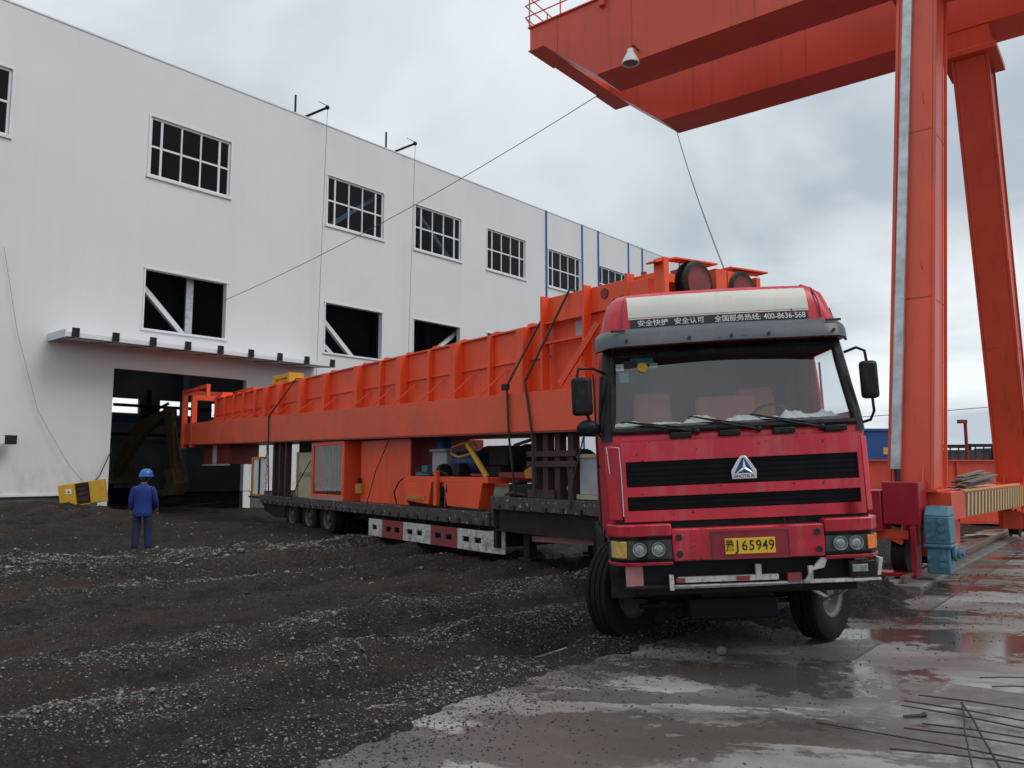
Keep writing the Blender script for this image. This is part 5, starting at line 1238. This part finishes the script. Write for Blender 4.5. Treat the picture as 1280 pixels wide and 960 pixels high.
# step bar, brackets, fog lamp, mud flap
MB().tube([(-.7,.09,.74),(.2,.09,.745),(1.02,.10,.765)], .015, 8).build('step_bar', 'whiteworn', tk)
MB().tube([(-1.10,.12,.75),(-.7,.11,.745),(.5,.14,.72)], .024, 8).build('step_bar', 'darksteel', tk)
MB().box(-.62,.28,.05,.10,.785,.835).box(-.70,-.66,.04,.10,.72,.86).box(.08,.13,.04,.10,.79,.93).box(-.66,.35,.03,.11,.752,.765).build('step_plate', 'whiteworn', tk, bevel=.004)
MB().box(-.64,-.56,.045,.049,.79,.83).box(-.1,.02,.045,.049,.79,.83).box(.36,.48,.04,.12,.77,.84).build('step_rust_patch', 'redworn', tk)
MB().prism([(.50,.76),(.58,.76),(.58,.86),(.68,.88),(.72,.97),(.66,.97),(.58,.88)], 'y', .02, .06).box(.50,1.05,.03,.10,.745,.775).box(.54,.58,.02,.06,.745,.90).build('bar_bracket', 'whiteworn', tk, bevel=.004)
fg = MB().box(.90,1.14,.02,.14,.79,.935).build('fog_lamp', 'black', tk, bevel=.015); MB().box(.925,1.06,.012,.018,.835,.90).build('fog_lens', 'lens', fg, bevel=.006)
MB().prism([(1.14,.80),(1.17,.80),(1.20,.95),(1.17,.95)], 'y', .02, .2).box(.93,1.17,.02,.05,.755,.775).build('fog_bracket', 'whiteworn', tk)
MB().box(-1.09,-.93,.10,.14,.745,.945).build('tow_plate', 'pinkish', tk, bevel=.008)
MB().bar((.52,.6,.73),(.98,.95,.45), .03, .03).tube([(1.02,.15,.76),(.98,.6,.55),(.9,.9,.45)], .014, 6).build('drag_link', 'galv', tk)
# chassis, engine, underbody
for x in (-.45, .37): MB().box(x, x+.09, .18, 6.6, .72, 1.0).build('chassis_rail', 'darksteel', tk)
MB().box(-1.0, 1.0, .14, .55, .66, 1.25).box(-.34,.34,.6,1.9,.55,1.25).box(-1.1,1.1,.45,2.1,1.06,1.098).box(-.62,.55,1.7,4.2,.38,1.05).box(-.45,.40,.62,1.7,.34,.55).build('engine', 'grille', tk, bevel=.02)
MB().tube([(-.95,1.42,.52),(-.5,1.42,.46),(.5,1.42,.46),(.95,1.42,.52)], .075, 10).lathe([(0,-.3),(.2,-.1),(.2,.1),(0,.3)], (0,1.42,.5), (1,0,0), 12).build('front_axle', 'darksteel', tk)
MB().tube([(-.9,1.15,.40),(.9,1.15,.42)], .025, 8).build('tie_rod', 'darksteel', tk)
wheel((-1.03,1.42,.545), tk, .53, .30, steer=R(-39), out=-1)
wheel((1.04,1.42,.492), tk, .53, .30, steer=R(-39), out=1)
for sgn in (-1, 1):       # arched mudguards
    arc = []; a0, a1 = R(200), R(-20)
    g_ = MB(); n = 12
    for k in range(n):
        t0, t1 = math.pi*k/n, math.pi*(k+1)/n
        p = lambda t_, rr: (1.42-math.cos(t_)*rr, .56+math.sin(t_)*rr)
        (y0,z0),(y1,z1),(y2,z2),(y3,z3) = p(t0,.62), p(t1,.62), p(t1,.65), p(t0,.65)
        xa, xb = (sgn*1.20, sgn*.80)
        g_.hexa([(xa,y0,z0),(xb,y0,z0),(xb,y1,z1),(xa,y1,z1)], [(xa,y3,z3),(xb,y3,z3),(xb,y2,z2),(xa,y2,z2)])
    g_.build('mudguard', 'black', tk, weld=True)
for sgn in (-1, 1):
    MB().box(sgn*1.15-.05, sgn*1.15+.05, 2.1, 2.5, .5, 1.2).box(sgn*1.0-.2, sgn*1.0+.2, 2.55, 3.7, .5, 1.05).build('fuel_tank', 'darksteel', tk, bevel=.04)
for yy in (4.75, 6.05):
    MB().tube([(-.95,yy,.54),(.95,yy,.54)], .09, 10).build('rear_axle', 'darksteel', tk)
    for xx, oo in ((-1.08,-1),(-.75,-1),(.75,1),(1.08,1)): wheel((xx,yy,.545), tk, .52, .28, axis=(1,0,0), out=oo)
MB().box(-.5,.5,5.0,5.8,1.002,1.12).build('fifth_wheel', 'darksteel', tk, bevel=.02)
# steps on the left flank
for z0 in (.55, .85): MB().box(-1.26,-1.08,2.15,2.45,z0,z0+.05).build('cab_step', 'visor', tk)
# mirrors
mr = MB().tube([(1.16,.42,2.87),(1.25,.34,2.90),(1.31,.30,2.86),(1.32,.29,2.72)], .014, 8).tube([(1.34,.29,2.42),(1.345,.29,2.28),(1.32,.33,2.20),(1.22,.40,2.17)], .014, 8)
mo = mr.build('mirror_arm', 'black', co)
MB().box(1.245,1.405,.24,.34,2.40,2.76).build('mirror', 'black', mo, bevel=.035)
mr = MB().tube([(-1.16,.42,2.78),(-1.28,.34,2.83),(-1.42,.30,2.83),(-1.44,.30,2.74)], .014, 8).tube([(-1.36,.3,2.38),(-1.3,.34,2.25),(-1.2,.4,2.12)], .014, 8).tube([(-1.2,.36,2.75),(-1.24,.36,2.2)], .018, 8)
mo = mr.build('mirror_arm', 'black', co)
MB().box(-1.50,-1.30,.22,.34,2.37,2.74).build('mirror', 'black', mo, bevel=.035)
MB().sphere((-1.36,.30,2.25), .10, 16, 10, (1.1,.8,.8)).build('wide_mirror', 'black', mo)

# ------------------------------------------------------------------ worker
def skin_obj(name, verts, edges, radii, material, parent, sub=2):
    me = bpy.data.meshes.new(name); me.from_pydata(verts, edges, []); o = bpy.data.objects.new(name, me); col.objects.link(o)
    md = o.modifiers.new('skin', 'SKIN'); md.use_smooth_shade = True
    if not me.skin_vertices: 
        bpy.context.view_layer.objects.active = o
    ly = me.skin_vertices[0].data if len(me.skin_vertices) else None
    for i, r in enumerate(radii):
        ly[i].radius = (r, r) if not isinstance(r, tuple) else r
    ly[0].use_root = True
    s_ = o.modifiers.new('sub', 'SUBSURF'); s_.levels = sub; s_.render_levels = sub
    dg = bpy.context.evaluated_depsgraph_get(); bpy.context.view_layer.update()
    m2 = bpy.data.meshes.new_from_object(o.evaluated_get(dg)); bpy.data.objects.remove(o)
    m2.name = name; m2.materials.clear(); m2.materials.append(M[material])
    m2.polygons.foreach_set('use_smooth', [True]*len(m2.polygons))
    o = bpy.data.objects.new(name, m2); col.objects.link(o)
    if parent is not None: o.parent = parent
    return o
PF = Frame((-7.33, 16.05, ground_h(-7.33,16.05)), R(12)); PF.M = PF.M @ Matrix.Scale(.93, 4)
# local: faces +y (away from the camera, towards the shed door), head turned to the right
pv = [(0,0,.93),(0,.0,1.12),(0,.01,1.32),(0,.0,1.44),(0,.02,1.52),(.02,.03,1.60),(.03,.04,1.66),
      (-.19,0,1.40),(-.25,-.02,1.13),(-.24,.08,.90),(-.24,.11,.82),
      (.19,0,1.40),(.26,.02,1.14),(.25,.16,.95),(.24,.22,.90),
      (-.10,0,.90),(-.12,.02,.50),(-.13,-.02,.09),(-.13,.12,.04),(.10,0,.90),(.12,.04,.50),(.14,.0,.09),(.15,.14,.04)]
pe = [(0,1),(1,2),(2,3),(3,4),(4,5),(5,6),(2,7),(7,8),(8,9),(9,10),(2,11),(11,12),(12,13),(13,14),(0,15),(15,16),(16,17),(17,18),(0,19),(19,20),(20,21),(21,22)]
pr_ = [(.13,.10),(.13,.09),(.15,.10),(.07,.07),(.05,.05),(.085,.09),(.07,.08),(.05,.05),(.04,.04),(.03,.03),(.038,.022),(.05,.05),(.04,.04),(.03,.03),(.038,.022),
       (.08,.08),(.055,.055),(.04,.04),(.035,.03),(.08,.08),(.055,.055),(.04,.04),(.035,.03)]
body = skin_obj('person', pv, pe, pr_, 'skin', None)
body.matrix_world = PF.M; tag(body, 'worker in blue jacket and blue hard hat standing with back to the camera', 'person')
jv = [(-.13,0,1.37),(-.19,0,1.385),(-.235,-.02,1.13),(-.235,.07,.92)]; jw = [(.13,0,1.37),(.19,0,1.385),(.245,.02,1.14),(.245,.15,.97)]
jm = MB()
for vv in (jv, jw):
    tmp = skin_obj('sleeve', vv, [(0,1),(1,2),(2,3)], [(.085,.085),(.088,.08),(.066,.062),(.052,.052)], 'jacket', None)
    jm.add([tuple(v_.co) for v_ in tmp.data.vertices], [tuple(p.vertices) for p in tmp.data.polygons]); bpy.data.objects.remove(tmp)
secs = [(.80,.185,.140,0),(.815,.200,.152,0),(.90,.192,.145,0),(1.02,.178,.132,0),(1.15,.185,.132,0),(1.28,.205,.138,0),(1.37,.205,.132,0),(1.42,.165,.115,0),(1.455,.10,.09,.005),(1.49,.075,.078,.01),(1.50,.06,.065,.012)]
nS = 24; vsj = []; fsj = []
for k, (z, a, b_, yo) in enumerate(secs):
    for j in range(nS):
        th_ = 2*math.pi*j/nS; wr = 1+.025*math.sin(5*th_+z*23)+.02*math.sin(3*th_-z*31)
        vsj.append((a*math.cos(th_)*wr, yo+b_*math.sin(th_)*wr, z))
for k in range(len(secs)-1):
    for j in range(nS): fsj.append((k*nS+j, k*nS+(j+1)%nS, (k+1)*nS+(j+1)%nS, (k+1)*nS+j))
jm.add(vsj, fsj); jm.build('jacket', 'jacket', body, smooth=60)
tv = [(0,0,.92),(-.095,0,.86),(-.12,.02,.50),(-.13,-.01,.10),(.095,0,.86),(.12,.04,.50),(.14,.01,.10)]
skin_obj('trousers', tv, [(0,1),(1,2),(2,3),(0,4),(4,5),(5,6)], [(.12,.10),(.10,.10),(.09,.09),(.078,.085),(.10,.10),(.09,.09),(.078,.085)], 'trousers', body)
for x, y in ((-.13,.05),(.145,.07)): MB().sphere((x,y,.05), .10, 12, 8, (.55,1.4,.55)).build('shoe', 'shoe', body)
hm = MB().lathe([(0,.15),(.05,.145),(.10,.115),(.128,.06),(.135,.0),(.155,-.01),(.155,-.02),(.13,-.015)], (.03,.04,1.66), (0,0,1), 24)
hm.sphere((.08,.14,1.655), .09, 12, 6, (1.0,.9,.12)); hm.build('hard_hat', 'helmet', body)
MB().sphere((.0,.0,1.60), .088, 14, 10, (.95,.85,1.0)).build('hair', 'ink', body)
MB().sphere((.105,.085,1.60), .016).build('nose', 'skin', body)
for hx, hy, hz in ((-.24,.11,.82),(.24,.22,.90)):
    for k in range(4):
        a = Vector((hx-.025+.017*k, hy+.01, hz-.03)); L_ = (.06,.07,.068,.052)[k]
        MB().tube([a, a+Vector((0,.012,-L_*.55)), a+Vector((0,.035,-L_))], [.009,.008,.006], 6).build('finger', 'skin', body)
    sgn = 1 if hx < 0 else -1
    MB().tube([(hx+.03*sgn,hy,hz+.01),(hx+.05*sgn,hy+.015,hz-.02),(hx+.045*sgn,hy+.03,hz-.045)], [.011,.010,.007], 6).build('thumb', 'skin', body)

# ------------------------------------------------------------------ rods on the apron
rods = [((2.149,5.876),(3.25,5.0),(3.8,4.6),'long dark bent rod lying nearest of the rods'),((3.006,6.358),(3.586,5.823),(4.6,4.9),'dark rod second from the back of the bundle'),((3.17,6.464),(3.725,6.041),(4.7,5.3),'rear rod of the fanned bundle'),
        ((2.95,6.28),(3.50,5.70),(4.4,4.8),'thin rod just in front of the second one'),((2.866,5.806),(3.357,5.464),(4.4,4.7),'rod beginning beside the short bar stub'),((2.671,5.67),(3.245,5.287),(4.1,4.6),'thin rod close to the long bent rod'),
        ((3.402,6.275),(3.10,5.50),(2.85,4.85),'thick dark rod crossing over the bundle'),((3.379,6.235),(3.02,5.55),(2.70,4.9),'thin rod crossing beside the thick one'),
        ((3.951,6.979),(4.29,6.929),(5.3,6.7),'dark rod lying farthest toward the gantry'),((3.949,6.807),(4.25,6.74),(5.2,6.4),'short dark rod just before the farthest one'),
        ((2.40,5.30),(2.99,5.042),(3.9,4.6),'front rod low in the picture corner')]
for k, (a, b_, c, lb) in enumerate(rods):
    z = .014+.013*(k % 3)+(.02 if k in (6, 7) else 0)
    solo(MB().tube([(*a,z-.002),((a[0]+b_[0])/2+.01,(a[1]+b_[1])/2,z+.01),(*b_,z+.012),(*c,z)], .0055 if k != 6 else .008, 6), 'steel_rod', 'rebar', lb, 'rod', WORLD, (*a,z), 'dark steel rods on the wet concrete')
solo(MB().tube([(2.83,6.0,.015),(2.96,6.01,.018),(3.0,6.03,.02)], [.010,.012,.02], 6), 'bar_stub', 'rebar', 'short stubby bar lying left of the crossing rods', 'rod', WORLD, (2.83,6,.01))
solo(MB().sphere((2.02,7.95,.045), .05, 9, 6, (1,.8,.9)), 'stone', stonem, 'single pale stone lying in front of the truck wheel', 'stone', smooth=0)

# clean helper properties
for o in bpy.data.objects:
    if '_b' in o: del o['_b']
